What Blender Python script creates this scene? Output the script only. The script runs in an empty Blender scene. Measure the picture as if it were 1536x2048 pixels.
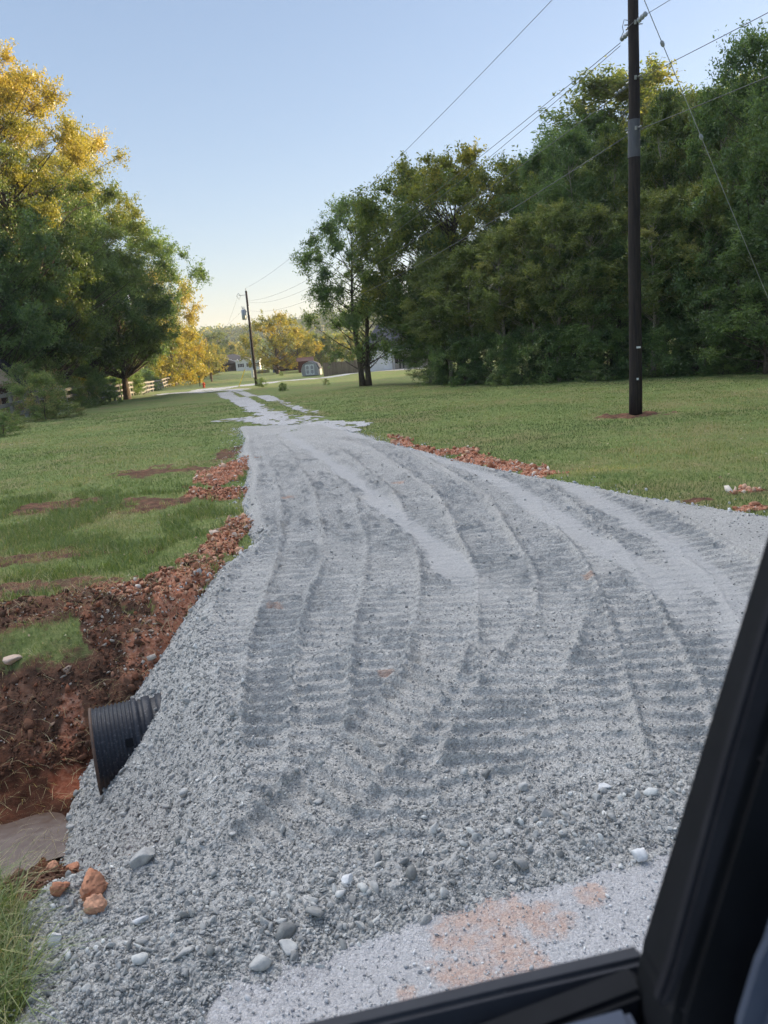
import bpy, math, random
import numpy as np
from mathutils import Vector
rng = np.random.default_rng(7); random.seed(7)
S = bpy.context.scene
COL = S.collection
RAD = math.radians
# ---------------------------------------------------------------- camera
F, CH, PITCH, ROLL = 1500.0, 2.1, 12.3, -4.5
cam_d = bpy.data.cameras.new('camera'); cam = bpy.data.objects.new('camera', cam_d); COL.objects.link(cam)
cam_d.sensor_fit = 'VERTICAL'; cam_d.sensor_height = 36; cam_d.lens = 36 * F / 2048
cam_d.clip_start = 0.05; cam_d.clip_end = 6000
cam.location = (0, 0, CH); cam.rotation_mode = 'XYZ'
def _rx(a): c, s = math.cos(a), math.sin(a); return np.array([[1, 0, 0], [0, c, -s], [0, s, c]])
def _rz(a): c, s = math.cos(a), math.sin(a); return np.array([[c, -s, 0], [s, c, 0], [0, 0, 1]])
RC = _rx(RAD(90 - PITCH)) @ _rz(RAD(ROLL))
from mathutils import Matrix
cam.rotation_euler = Matrix(RC.tolist()).to_euler('XYZ')
cam_d.dof.use_dof = True; cam_d.dof.focus_distance = 7.0; cam_d.dof.aperture_fstop = 8.0
S.camera = cam
S.render.resolution_x, S.render.resolution_y = 768, 1024
# ---------------------------------------------------------------- light
SUN_EL, SUN_AZ = 5.5, 72.0            # degrees; azimuth clockwise from +Y (the view direction)
W = bpy.data.worlds.new('World'); S.world = W; W.use_nodes = True
wn = W.node_tree; bg = wn.nodes['Background']
sky = wn.nodes.new('ShaderNodeTexSky'); sky.sky_type = 'NISHITA'; sky.sun_disc = False
sky.sun_elevation = RAD(SUN_EL); sky.sun_rotation = RAD(SUN_AZ)
sky.air_density = 1.0; sky.dust_density = .7; sky.ozone_density = 2.2
gam = wn.nodes.new('ShaderNodeGamma'); gam.inputs[1].default_value = .65; wn.links.new(sky.outputs[0], gam.inputs[0])
tn = wn.nodes.new('ShaderNodeMix'); tn.data_type = 'RGBA'; tn.blend_type = 'MULTIPLY'; tn.inputs[0].default_value = 1; tn.inputs[7].default_value = (1.07, 1.035, 1.17, 1)
wn.links.new(gam.outputs[0], tn.inputs[6]); # added bright cloud out of view, lifting ground light and shaping the relief
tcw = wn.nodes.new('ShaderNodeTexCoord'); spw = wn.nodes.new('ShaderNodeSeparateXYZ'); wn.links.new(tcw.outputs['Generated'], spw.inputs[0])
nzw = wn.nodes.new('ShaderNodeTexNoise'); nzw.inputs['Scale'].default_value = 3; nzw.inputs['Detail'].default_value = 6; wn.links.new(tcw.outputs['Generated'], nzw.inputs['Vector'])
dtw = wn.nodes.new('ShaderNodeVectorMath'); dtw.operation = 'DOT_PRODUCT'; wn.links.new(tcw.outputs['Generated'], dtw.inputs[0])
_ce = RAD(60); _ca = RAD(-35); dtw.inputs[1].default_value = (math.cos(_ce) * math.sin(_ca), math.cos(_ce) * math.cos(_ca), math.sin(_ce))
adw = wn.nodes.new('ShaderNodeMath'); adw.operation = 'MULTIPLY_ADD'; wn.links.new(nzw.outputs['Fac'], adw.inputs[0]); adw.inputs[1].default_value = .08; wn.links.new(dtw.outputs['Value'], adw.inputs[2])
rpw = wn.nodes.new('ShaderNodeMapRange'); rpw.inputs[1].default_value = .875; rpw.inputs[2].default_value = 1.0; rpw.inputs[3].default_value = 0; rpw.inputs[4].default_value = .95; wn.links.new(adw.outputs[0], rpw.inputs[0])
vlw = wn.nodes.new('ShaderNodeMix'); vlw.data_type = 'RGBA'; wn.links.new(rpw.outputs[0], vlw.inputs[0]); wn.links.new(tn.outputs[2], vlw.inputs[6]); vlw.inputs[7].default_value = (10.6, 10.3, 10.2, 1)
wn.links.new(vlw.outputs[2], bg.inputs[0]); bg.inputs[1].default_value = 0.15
sd = bpy.data.lights.new('sun', 'SUN'); sd.energy = 5.0; sd.angle = RAD(0.6); sd.color = (1.0, 0.77, 0.47)
sun = bpy.data.objects.new('sun', sd); COL.objects.link(sun)
sv = Vector((math.sin(RAD(SUN_AZ)) * math.cos(RAD(SUN_EL)), math.cos(RAD(SUN_AZ)) * math.cos(RAD(SUN_EL)), math.sin(RAD(SUN_EL))))
sun.rotation_euler = sv.to_track_quat('Z', 'Y').to_euler()
sun.location = (60, 20, 40)
S.view_settings.view_transform = 'Standard'; S.view_settings.look = 'None'
S.view_settings.exposure = 1.66; S.view_settings.gamma = 1
S.render.engine = 'CYCLES'
try:
    S.cycles.volume_bounces = 0; S.cycles.max_bounces = 6; S.cycles.transparent_max_bounces = 4
except Exception: pass
# ---------------------------------------------------------------- projection helpers (plan a point from the survey photo)
def ray(u, v):
    d = np.array([u - 768, -(v - 1024), -F]); return RC @ (d / np.linalg.norm(d))
def G(u, v, z=0.0):
    d = ray(u, v); t = (z - CH) / d[2]; return float(d[0] * t), float(d[1] * t)
def sstep(a, b, x):
    t = np.clip((np.asarray(x, float) - a) / (b - a), 0, 1); return t * t * (3 - 2 * t)
def fall(y): return -1.2 * sstep(30, 110, y)
def GT(u, v):
    z = 0.0
    for _ in range(30): x, y = G(u, v, z); z = z * .5 + .5 * float(fall(y))
    return x, y
def proj(x, y, z):
    c = RC.T @ np.array([x, y, z - CH]); return 768 + F * c[0] / -c[2], 1024 - F * c[1] / -c[2]
def at(u, y):                                   # x where something standing at distance y shows at column u
    lo, hi = -400., 400.
    for _ in range(50):
        m = (lo + hi) / 2
        if proj(m, y, float(fall(y)))[0] < u: lo = m
        else: hi = m
    return lo
def hgt(x, y, v):                               # height over the ground of what shows at row v
    lo, hi = -2., 60.
    for _ in range(50):
        m = (lo + hi) / 2
        if proj(x, y, m)[1] > v: lo = m
        else: hi = m
    return lo - float(fall(y))
# ---------------------------------------------------------------- noise
_P = np.random.default_rng(3).random(65536)
def vn(x, y, seed=0):
    x = np.asarray(x, float); y = np.asarray(y, float)
    xi = np.floor(x).astype(np.int64); yi = np.floor(y).astype(np.int64); fx = x - xi; fy = y - yi
    fx = fx * fx * (3 - 2 * fx); fy = fy * fy * (3 - 2 * fy)
    h = lambda a, b: _P[((a * 73856093) ^ (b * 19349663) ^ (seed * 83492791)) & 65535]
    return (h(xi, yi) * (1 - fx) + h(xi + 1, yi) * fx) * (1 - fy) + (h(xi, yi + 1) * (1 - fx) + h(xi + 1, yi + 1) * fx) * fy
def fbm(x, y, o=4, seed=0, g=.5):
    s = 0; a = 1; n = 0
    for i in range(o): s = s + a * vn(x * 2 ** i + 17.3 * i, y * 2 ** i - 9.1 * i, seed + i); n += a; a *= g
    return s / n
# ---------------------------------------------------------------- object helpers
def tag(o, label=None, cat=None, group=None, kind=None):
    if label: o['label'] = label
    if cat: o['category'] = cat
    if group: o['group'] = group
    if kind: o['kind'] = kind
    return o
def empty(name, loc=(0, 0, 0), rz=0.):
    o = bpy.data.objects.new(name, None); COL.objects.link(o); o.location = loc; o.rotation_euler = (0, 0, rz); o.empty_display_size = .2; return o
def npmesh(name, V, Fs, mat=None, parent=None, attrs=None, smooth=False):
    V = np.asarray(V, np.float32)
    if isinstance(Fs, np.ndarray): Fs = [Fs]
    me = bpy.data.meshes.new(name)
    me.vertices.add(len(V)); me.vertices.foreach_set('co', V.ravel())
    li = np.concatenate([f.ravel() for f in Fs]).astype(np.int32)
    tot = np.concatenate([np.full(len(f), f.shape[1], np.int32) for f in Fs])
    st = np.concatenate([[0], np.cumsum(tot)[:-1]]).astype(np.int32)
    me.loops.add(len(li)); me.loops.foreach_set('vertex_index', li)
    me.polygons.add(len(tot)); me.polygons.foreach_set('loop_start', st); me.polygons.foreach_set('loop_total', tot)
    if smooth: me.polygons.foreach_set('use_smooth', np.ones(len(tot), bool))
    me.update(calc_edges=True)
    for k, a in (attrs or {}).items():
        at_ = me.attributes.new(k, 'FLOAT', 'POINT'); at_.data.foreach_set('value', np.asarray(a, np.float32))
    if mat: me.materials.append(mat)
    o = bpy.data.objects.new(name, me); COL.objects.link(o)
    if parent: o.parent = parent
    return o
class MB:
    def __init__(s): s.V = []; s.F = []
    def add(s, vs, fs):
        n = len(s.V); s.V += [tuple(map(float, v)) for v in vs]; s.F += [tuple(i + n for i in f) for f in fs]; return s
    def box(s, x0, x1, y0, y1, z0, z1, b=0):
        vs = [(x, y, z) for z in (z0, z1) for y in (y0, y1) for x in (x0, x1)]
        return s.add(vs, [(0, 2, 3, 1), (4, 5, 7, 6), (0, 1, 5, 4), (2, 6, 7, 3), (0, 4, 6, 2), (1, 3, 7, 5)])
    def beam(s, a, b, w, h, up=(0, 0, 1)):        # rectangular bar from a to b
        a = Vector(a); b = Vector(b); d = (b - a).normalized(); sd_ = d.cross(Vector(up)).normalized(); u = sd_.cross(d)
        vs = [p + sd_ * i * w / 2 + u * j * h / 2 for p in (a, b) for i, j in ((-1, -1), (1, -1), (1, 1), (-1, 1))]
        return s.add(vs, [(0, 1, 2, 3), (7, 6, 5, 4), (0, 4, 5, 1), (1, 5, 6, 2), (2, 6, 7, 3), (3, 7, 4, 0)])
    def tube(s, pts, rad, n=6, cap=True):
        pts = [Vector(p) for p in pts]
        if not hasattr(rad, '__len__'): rad = [rad] * len(pts)
        vs = []; fs = []; ref = Vector((0, 0, 1))
        for i, p in enumerate(pts):
            d = (pts[min(i + 1, len(pts) - 1)] - pts[max(i - 1, 0)]).normalized()
            if i == 0: a = d.cross(Vector((0, 0, 1)) if abs(d.z) < .9 else Vector((1, 0, 0))).normalized()
            else: a = (a - d * a.dot(d)).normalized()
            b = d.cross(a)
            for k in range(n):
                t = 2 * math.pi * k / n; vs.append(p + (a * math.cos(t) + b * math.sin(t)) * rad[i])
        for i in range(len(pts) - 1):
            for k in range(n):
                k2 = (k + 1) % n; fs.append((i * n + k, i * n + k2, (i + 1) * n + k2, (i + 1) * n + k))
        if cap: fs += [tuple(range(n))[::-1], tuple((len(pts) - 1) * n + k for k in range(n))]
        return s.add(vs, fs)
    def prism(s, poly, d):                         # poly: planar points, d: extrusion vector
        n = len(poly); P0 = [Vector(p) for p in poly]; P1 = [p + Vector(d) for p in P0]
        return s.add(P0 + P1, [tuple(range(n)), tuple(range(2 * n - 1, n - 1, -1))] + [(i, i + n, (i + 1) % n + n, (i + 1) % n) for i in range(n)])
    def build(s, name, mat, parent=None, smooth=False, bevel=0):
        me = bpy.data.meshes.new(name); me.from_pydata(s.V, [], s.F); me.materials.append(mat)
        if smooth: me.polygons.foreach_set('use_smooth', [True] * len(me.polygons))
        import bmesh
        bm = bmesh.new(); bm.from_mesh(me); bmesh.ops.recalc_face_normals(bm, faces=bm.faces)
        if bevel: bmesh.ops.bevel(bm, geom=bm.edges[:], offset=bevel, segments=2, affect='EDGES', clamp_overlap=True)
        bm.to_mesh(me); bm.free()
        o = bpy.data.objects.new(name, me); COL.objects.link(o)
        if parent: o.parent = parent
        return o
def copy_thing(root, loc, rz, sc, label, group=None):
    r = root.copy(); COL.objects.link(r); r.location = loc; r.rotation_euler = (0, 0, rz); r.scale = sc; r['label'] = label
    if group: r['group'] = group
    for ch in root.children:
        c = ch.copy(); COL.objects.link(c); c.parent = r
    return r
# ---------------------------------------------------------------- materials
def mat(name, rough=.9, spec=.2):
    m = bpy.data.materials.new(name); m.use_nodes = True; nt = m.node_tree; b = nt.nodes['Principled BSDF']
    b.inputs['Roughness'].default_value = rough; b.inputs['Specular IOR Level'].default_value = spec
    return m, nt, b
def N(nt, t, **k):
    n = nt.nodes.new('ShaderNode' + t)
    for a, v in k.items():
        if a.startswith('i_'):
            n.inputs[a[2:].replace('_', ' ')].default_value = v
        else: setattr(n, a, v)
    return n
def L(nt, a, b): nt.links.new(a, b)
def ramp(nt, src, stops, interp='LINEAR'):
    r = nt.nodes.new('ShaderNodeValToRGB'); cr = r.color_ramp; cr.interpolation = interp
    while len(cr.elements) < len(stops): cr.elements.new(.5)
    for e, (p, c) in zip(cr.elements, stops): e.position = p; e.color = (*c, 1) if len(c) == 3 else c
    L(nt, src, r.inputs[0]); return r.outputs[0]
def mix(nt, f, a, b, blend='MIX'):
    m = nt.nodes.new('ShaderNodeMix'); m.data_type = 'RGBA'; m.blend_type = blend
    for i, v in ((0, f), (6, a), (7, b)):
        if hasattr(v, 'links') or hasattr(v, 'is_linked'): L(nt, v, m.inputs[i])
        else: m.inputs[i].default_value = v if i == 0 else (*v, 1)
    return m.outputs[2]
def mth(nt, op, a, b=None, c=None):
    m = nt.nodes.new('ShaderNodeMath'); m.operation = op
    for i, v in enumerate((a, b, c)):
        if v is None: continue
        if hasattr(v, 'is_linked'): L(nt, v, m.inputs[i])
        else: m.inputs[i].default_value = v
    return m.outputs[0]
def attr(nt, n): a = nt.nodes.new('ShaderNodeAttribute'); a.attribute_name = n; return a.outputs['Fac']
def noise(nt, vec, sc, det=4, rough=.55, dist=0):
    n = N(nt, 'TexNoise'); n.inputs['Scale'].default_value = sc; n.inputs['Detail'].default_value = det; n.inputs['Roughness'].default_value = rough
    n.inputs['Distortion'].default_value = dist; L(nt, vec, n.inputs['Vector']); return n.outputs['Fac']
def pos(nt): return N(nt, 'NewGeometry').outputs['Position']
def bump(nt, b, h, dist, st=1.0, prev=None):
    n = N(nt, 'Bump'); n.inputs['Strength'].default_value = st; n.inputs['Distance'].default_value = dist; L(nt, h, n.inputs['Height'])
    if prev: L(nt, prev, n.inputs['Normal'])
    if b: L(nt, n.outputs[0], b.inputs['Normal'])
    return n.outputs[0]
def simple(name, c1, c2=None, sc=8, rough=.8, bmp=.004, spec=.25, stretch=None, metal=0):
    m, nt, b = mat(name, rough, spec); b.inputs['Metallic'].default_value = metal
    tc = N(nt, 'TexCoord').outputs['Object']
    if stretch:
        mp = N(nt, 'Mapping'); mp.inputs['Scale'].default_value = stretch; L(nt, tc, mp.inputs[0]); tc = mp.outputs[0]
    n = noise(nt, tc, sc, 6, .6)
    c2 = c2 or tuple(x * .7 for x in c1)
    L(nt, ramp(nt, n, [(.3, c2), (.7, c1)]), b.inputs['Base Color'])
    if bmp: bump(nt, b, n, bmp)
    return m
def leafmat(name, stops, trans=.47):
    m = bpy.data.materials.new(name); m.use_nodes = True; nt = m.node_tree; nt.nodes.clear()
    oi = N(nt, 'ObjectInfo').outputs['Random']
    t = mth(nt, 'ADD', attr(nt, 'tint'), mth(nt, 'MULTIPLY', mth(nt, 'SUBTRACT', oi, .5), .25))
    c = ramp(nt, t, stops)
    d = N(nt, 'BsdfDiffuse'); tr = N(nt, 'BsdfTranslucent'); L(nt, c, d.inputs[0])
    c2 = mix(nt, 1.0, c, (1.25, 1.2, .6), 'MULTIPLY'); L(nt, c2, tr.inputs[0])
    ms = N(nt, 'MixShader'); ms.inputs[0].default_value = trans; L(nt, d.outputs[0], ms.inputs[1]); L(nt, tr.outputs[0], ms.inputs[2])
    gl = N(nt, 'BsdfGlossy'); gl.inputs['Roughness'].default_value = .45; gl.inputs[0].default_value = (1, 1, 1, 1)
    m2 = N(nt, 'MixShader'); m2.inputs[0].default_value = .035; L(nt, ms.outputs[0], m2.inputs[1]); L(nt, gl.outputs[0], m2.inputs[2])
    o = N(nt, 'OutputMaterial'); L(nt, m2.outputs[0], o.inputs[0]); return m
M = {}
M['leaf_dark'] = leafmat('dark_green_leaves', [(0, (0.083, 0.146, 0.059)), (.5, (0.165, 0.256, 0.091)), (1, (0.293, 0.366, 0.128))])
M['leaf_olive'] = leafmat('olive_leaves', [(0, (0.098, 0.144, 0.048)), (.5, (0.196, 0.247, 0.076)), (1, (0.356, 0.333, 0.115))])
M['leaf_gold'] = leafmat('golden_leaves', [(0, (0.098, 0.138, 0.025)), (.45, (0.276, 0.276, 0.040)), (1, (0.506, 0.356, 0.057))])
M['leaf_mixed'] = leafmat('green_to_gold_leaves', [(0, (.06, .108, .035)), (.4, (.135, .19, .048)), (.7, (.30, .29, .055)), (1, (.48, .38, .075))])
M['leaf_weed'] = leafmat('weed_leaves', [(0, (0.098, 0.156, 0.046)), (.5, (0.195, 0.273, 0.091)), (.85, (0.364, 0.377, 0.169)), (1, (0.468, 0.351, 0.208))])
M['petal'] = leafmat('white_petals', [(0, (.6, .6, .6)), (1, (.8, .8, .8))], .2)
M['bark'] = simple('grey_brown_bark', (.16, .13, .10), (.055, .045, .038), 14, .95, .02, .1, (1, 1, .25))
M['bark_pale'] = simple('pale_bark', (.42, .38, .30), (.22, .19, .14), 14, .95, .01, .1, (1, 1, .3))
M['pole'] = simple('creosoted_wood', (.042, .030, .026), (.014, .011, .011), 9, .75, .012, .3, (4, 4, .25))
M['wood_grey'] = simple('weathered_boards', (.29, .275, .26), (.17, .16, .15), 5, .9, .006, .15, (1, 1, 6))
M['wood_tan'] = simple('tan_boards', (.36, .24, .16), (.22, .14, .09), 5, .9, .006, .15, (8, 8, 1))
M['white'] = simple('white_siding', (.74, .75, .76), (.62, .63, .65), 3, .7, .002)
M['white_trim'] = simple('white_trim_paint', (.8, .8, .8), (.7, .7, .7), 3, .6, 0)
M['roof_grey'] = simple('grey_shingles', (.10, .105, .12), (.055, .058, .07), 12, .9, .01)
M['roof_brown'] = simple('brown_grey_roof', (.13, .115, .105), (.08, .07, .065), 6, .9, .01)
M['dark'] = simple('dark_paint_and_shade', (.02, .02, .022), None, 5, .8, 0)
M['glass'] = simple('dark_glass', (.015, .018, .02), None, 3, .12, 0, .5)
M['shed_grey'] = simple('grey_shed_siding', (.42, .41, .42), (.33, .32, .33), 5, .85, .003, .2, (1, 1, 8))
M['red_roof'] = simple('red_metal_roof', (.12, .035, .028), (.08, .024, .02), 5, .6, 0)
M['red_wall'] = simple('dark_red_boards', (.14, .04, .028), (.07, .022, .018), 5, .8, 0)
M['blue'] = simple('faded_blue_paint', (.14, .22, .34), (.10, .15, .24), 5, .6, 0)
M['metal'] = simple('galvanised_metal', (.42, .43, .44), (.30, .31, .32), 20, .45, .001, .5, None, .7)
M['wire'] = simple('aluminium_cable', (.16, .165, .18), (.12, .12, .13), 20, .6, 0)
M['ceramic'] = simple('grey_porcelain', (.40, .43, .45), (.22, .24, .26), 20, .35, 0, .5)
M['guard'] = simple('grey_plastic_wrap', (.10, .10, .11), (.07, .07, .078), 12, .45, .002, .4, (3, 3, .4))
M['tagwhite'] = simple('white_reflector', (.8, .8, .8), (.7, .7, .7), 5, .4, 0)
M['yellow'] = simple('yellow_guard', (.65, .5, .05), None, 5, .5, 0)
M['red_paint'] = simple('orange_red_paint', (.55, .07, .03), None, 5, .5, 0)
M['pipe'] = None
M['trim_black'] = simple('black_door_trim', (.010, .011, .014), (.007, .008, .010), 30, .75, .0004, .15)
M['seal'] = simple('black_rubber_seal', (.020, .021, .026), (.014, .014, .018), 30, .8, .0004, .15)
M['sill'] = simple('charcoal_window_sill', (.048, .051, .060), (.040, .042, .050), 60, .75, .0004, .2)
M['panel'] = simple('slate_door_panel', (.07, .085, .12), (.06, .073, .105), 60, .8, .0004, .2)

# ---------------------------------------------------------------- terrain model
AL = RAD(18); CA, SA = math.cos(AL), math.sin(AL)      # the public road runs 18 degrees off the picture plane
def st(x, y): return x * CA + y * SA, -x * SA + y * CA
def segd(x, y, pts, closed=False):
    d = np.full(np.shape(x), 1e9); n = len(pts)
    for i in range(n if closed else n - 1):
        ax, ay = pts[i]; bx, by = pts[(i + 1) % n]; dx, dy = bx - ax, by - ay
        t = np.clip(((x - ax) * dx + (y - ay) * dy) / (dx * dx + dy * dy + 1e-9), 0, 1)
        d = np.minimum(d, np.hypot(x - ax - t * dx, y - ay - t * dy))
    return d
def inside(x, y, pts):
    c = np.zeros(np.shape(x), bool); n = len(pts)
    for i in range(n):
        ax, ay = pts[i]; bx, by = pts[(i + 1) % n]
        if ay == by: continue
        c ^= ((ay > y) != (by > y)) & (x < (bx - ax) * (y - ay) / (by - ay) + ax)
    return c
# crest of the new gravel fill
CREST_L = [G(u, v, .10) for u, v in [(60, 2040), (125, 1925), (105, 1850), (60, 1790), (110, 1735), (300, 1680), (400, 1650), (450, 1600), (444, 1500), (410, 1395), (384, 1290), (405, 1200), (440, 1135), (525, 1072), (505, 1040), (498, 985), (505, 930), (485, 905), (490, 872), (478, 850)]]
CREST_R = [G(u, v, .06) for u, v in [(640, 845), (720, 866), (770, 886), (900, 922), (1040, 952), (1150, 972), (1250, 992), (1400, 1018), (1536, 1040)]] + [(6.2, 7.4), (9, 7.2)]
TOE = [(9, 5.4), (5.5, 4.1), (3.2, 3.5), (1.75, 2.98), (1.0, 2.74), (.55, 2.62), (.0, 2.50), (-.25, 2.42), (-.5, 2.30)]
CREST = CREST_L + CREST_R + TOE
# bare soil blobs: centre (pixel), radius x / y in metres, clay share, height
BLOBS = []
def blob(u, v, rx_, ry_, clay, h=.02, z=0.): x, y = G(u, v, z); BLOBS.append((x, y, rx_, ry_, clay, h))
blob(100, 1115, 1.4, .35, .12); blob(60, 1180, 1.1, .35, .12, .03); blob(290, 945, 1.1, .9, .1); blob(380, 940, 1.2, .35, .1); blob(300, 1010, .8, .9, .12)
blob(110, 1010, .8, .7, .0); blob(270, 1205, .5, .4, .35, .05); blob(245, 1245, .45, .35, .45, .03); blob(150, 1235, .7, .2, .2, .04)
blob(450, 950, .45, 1.9, 1, .05); blob(445, 990, .4, .9, 1, .06); blob(475, 1060, .25, .8, .95, .05); blob(435, 1105, .25, .6, .9, .06); blob(395, 1145, .3, .6, .75, .07); blob(355, 1195, .28, .5, .7, .07); blob(325, 1240, .3, .4, .6, .06); blob(480, 935, .3, 1.2, 1, .04)
blob(460, 905, .35, 1.5, .0, .02)
for u, v, a, b in [(800, 885, .25, 1.3), (860, 905, .3, 1.2), (950, 925, .5, .8), (1010, 935, .5, .6), (1080, 950, .4, .4), (930, 905, .35, .6)]: blob(u, v, a, b, .8, .02)
blob(1490, 985, .35, .25, .7, .02); blob(1500, 1020, .3, .15, .7, .02); blob(1390, 1003, .2, .12, .3, .02); blob(1530, 985, .25, .15, .1, .02)
PX, PY = 6.303, 18.28
PUD = G(30, 1685, -.82)
BLOBS.append((PX, PY - .05, .85, .55, .25, .07))
def terrain(x, y, want=False):
    x = np.asarray(x, float); y = np.asarray(y, float); s, t = st(x, y); r = np.hypot(x, y)
    z = fall(y) + (fbm(x * .12, y * .12, 3, 5) - .5) * .5 * sstep(12, 60, r)
    z = z + (fbm(x * .7, y * .7, 3, 9) - .5) * .09 * sstep(4, 12, r)
    wob = (fbm(s * .8, t * .8, 3, 21) - .5)
    tt = t + wob * .5
    ditch = sstep(3.05, 4.35, tt) * (1 - sstep(5.5, 7.0 + .2 * np.sin(s * 1.7), tt)) * (1 - sstep(.6, 1.8, s))
    z = z - .86 * ditch
    bank = np.exp(-((tt - 7.15) / .4) ** 2) * (1 - sstep(-.5, .3, s)) * sstep(-9, -5, s) * .10
    z = z + bank
    fog = sstep(.03, .35, ditch)
    far = np.clip(ditch * 2.2 + bank * 14, 0, 1)
    dirt = np.clip(np.maximum(far * sstep(3.4, 3.75, tt), 0), 0, 1)
    clay = np.zeros_like(dirt)
    for bx, by, rx_, ry_, c, h in BLOBS:
        q = np.hypot((x - bx) / rx_, (y - by) / ry_) + (fbm(x * 2.6, y * 2.6, 4, 31, .65) - .5) * 1.9
        w = 1 - sstep(.55, 1.15, q); dirt = np.maximum(dirt, w * (.62 if c < .2 else 1)); clay = np.maximum(clay, w * c); z = z + h * w
    rough = (fbm(x * 3.5, y * 3.5, 5, 41, .6) - .5) * .34 * np.clip(ditch * 1.6 + bank * 6, 0, 1)
    pr = np.hypot(x - PUD[0] + .1, (y - PUD[1] - .05) * 1.25); pw = 1 - sstep(.2, .85, pr); rough = rough * (1 - .75 * pw); z = z * (1 - pw) + (-.905) * pw
    z = z + rough + (fbm(x * 9, y * 9, 4, 45, .6) - .5) * .13 * dirt * (1 - pw) * (1 - sstep(20, 40, r))
    dirt = np.maximum(dirt, sstep(-1.3, -1.0, s) * (1 - sstep(-.3, .0, s)) * sstep(2.75, 2.95, t - (-.45 - s) * .9) * (1 - sstep(3.6, 4.0, t)))
    clay = np.maximum(clay, far * sstep(.50, .62, fbm(x * 1.6, y * 1.6, 3, 51)) * .75)
    z = z - .09 * sstep(-.75, -.4, s) * (1 - sstep(1.3, 1.7, s)) * sstep(2.0, 2.3, t) * (1 - sstep(3.7, 4.1, t))
    z = np.where(t < 2.4, z - .03, z)
    if want: return z, dirt, clay, ditch
    return z
def driveway(x, y, fine=True):
    s, t = st(x, y); ins = inside(x, y, CREST); d = segd(x, y, CREST, True); d = np.where(ins, -d, d)
    top = .10 - .07 * sstep(14, 22, y) + fall(y)
    front = 1 - sstep(2.5, 3.6, t)
    low = sstep(.1, -.5, s) * (1 - sstep(3.0, 3.7, t)); top = top - front * .055 * (1 - low) - low * .04
    slope = 1.0 - .5 * sstep(-1.2, -.4, s) * (1 - sstep(2.6, 3.0, t))
    right = sstep(-.3, .5, x - np.interp(y, [2, 8, 14, 25], [2.5, 2.5, -.6, -3.5]))
    slope = slope * (1 - .6 * right)
    z = top - slope * np.maximum(d, 0) - .03 * np.exp(-(d / .06) ** 2)
    z = z + .035 * np.exp(-((d + .10) / .09) ** 2) * (1 - right) * (.6 + .8 * fbm(x * 2, y * 2, 2, 66)) * (1 - front)
    dust = np.zeros_like(z)
    a = np.zeros_like(z); prof = np.zeros_like(z)
    nearfade = sstep(2.5, 2.95, t + (fbm(x * 1.5, y * 1.5, 2, 70) - .5) * .8)
    for k, (pts, w, amp, tilt) in enumerate(TRACKS):
        ys = np.array([p[1] for p in pts]); xs = np.array([p[0] for p in pts]); o = np.argsort(ys); ys = ys[o]; xs = xs[o]
        yy = np.linspace(ys[0], ys[-1], 400); xx = np.interp(yy, ys, xs)
        kern = np.hanning(41); kern /= kern.sum(); xx = np.convolve(np.pad(xx, 20, 'edge'), kern, 'valid')
        m = np.gradient(xx, yy); L_ = np.concatenate([[0], np.cumsum(np.hypot(np.diff(xx), np.diff(yy)))])
        cx = np.interp(y, yy, xx); mm = np.interp(y, yy, m); ll = np.interp(y, yy, L_)
        dd = (x - cx) / np.sqrt(1 + mm ** 2); ss = ll + dd * mm + tilt * dd + (fbm(x * 1.2, y * 1.2, 2, 80 + k) - .5) * .07
        wl = w * (1 + .15 * (vn(y * 1.3, 0 * y, 90 + k) - .5))
        e = 1 - sstep(wl * .46, wl * .54, np.abs(dd)); e = e * sstep(ys[0] - .1, ys[0] + .25, y) * (1 - sstep(ys[-1] - 1, ys[-1], y))
        ph = (ss + .02 * (vn(dd * 9 + 5 * k, y * 4, 160 + k) - .5) + .01 * (vn(dd * 30, y * 12, 170 + k) - .5)) / .14; fr = ph - np.floor(ph)
        bar = np.where(fr < .16, fr / .16, np.clip(1 - (fr - .16) / .42, 0, 1) ** 1.3) - .3
        brk = .15 + 1.7 * fbm(dd * 7 + 3 * k, np.floor(ph) * 1.7 + 0 * dd, 2, 100 + k)
        p = (-.012 + 0.84 * amp * bar * np.clip(brk, 0.35, 1.5) * (1 + .5 * sstep(5, 10, y)) * (.65 + .65 * sstep(.35, .6, fbm(x * 1.1 + k, y * .9, 3, 180 + k))))
        berm = .034 * np.exp(-((np.abs(dd) - wl * .52) / .028) ** 2) * sstep(ys[0] - .1, ys[0] + .25, y) * (1 - sstep(ys[-1] - 1, ys[-1], y)) * np.clip(.1 + 1.5 * fbm(y * 1.5, 0 * y, 2, 140 + k), .2, 1.3) * (1 + .5 * (vn(y * 14, dd * 14, 150 + k) - .5))
        prof = prof * (1 - e) + p * e + berm
    for pts, w in SMOOTH:
        ys = np.array([p[1] for p in pts]); xs = np.array([p[0] for p in pts]); o = np.argsort(ys)
        cx = np.interp(y, ys[o], xs[o]); q = np.abs(x - cx) / w + (fbm(x * 2, y * 1.2, 3, 61) - .5) * .7
        e = (1 - sstep(.3, .62, q)) * sstep(ys.min() - .4, ys.min() + 1.0, y)
        prof = prof * (1 - e * .8) - .012 * e; dust = np.maximum(dust, e)
    inn = sstep(.02, .18, -d)
    z = z + prof * inn * nearfade * (1 - .35 * sstep(10, 20, y))
    rg = 1 - inn * nearfade * .5
    z = z + (fbm(x * 2.5, y * 2.5, 3, 63) - .5) * .035
    z = z + (fbm(x * 11, y * 11, 3, 64, .6) - .5) * .028 * rg * (1 - .35 * dust)
    if fine: z = z + (vn(x * 42, y * 42, 67) + .7 * vn(x * 78, y * 78, 68) - .85) * .009 * (.7 + 1.3 * (rg - .5))
    return z, d, dust
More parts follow.
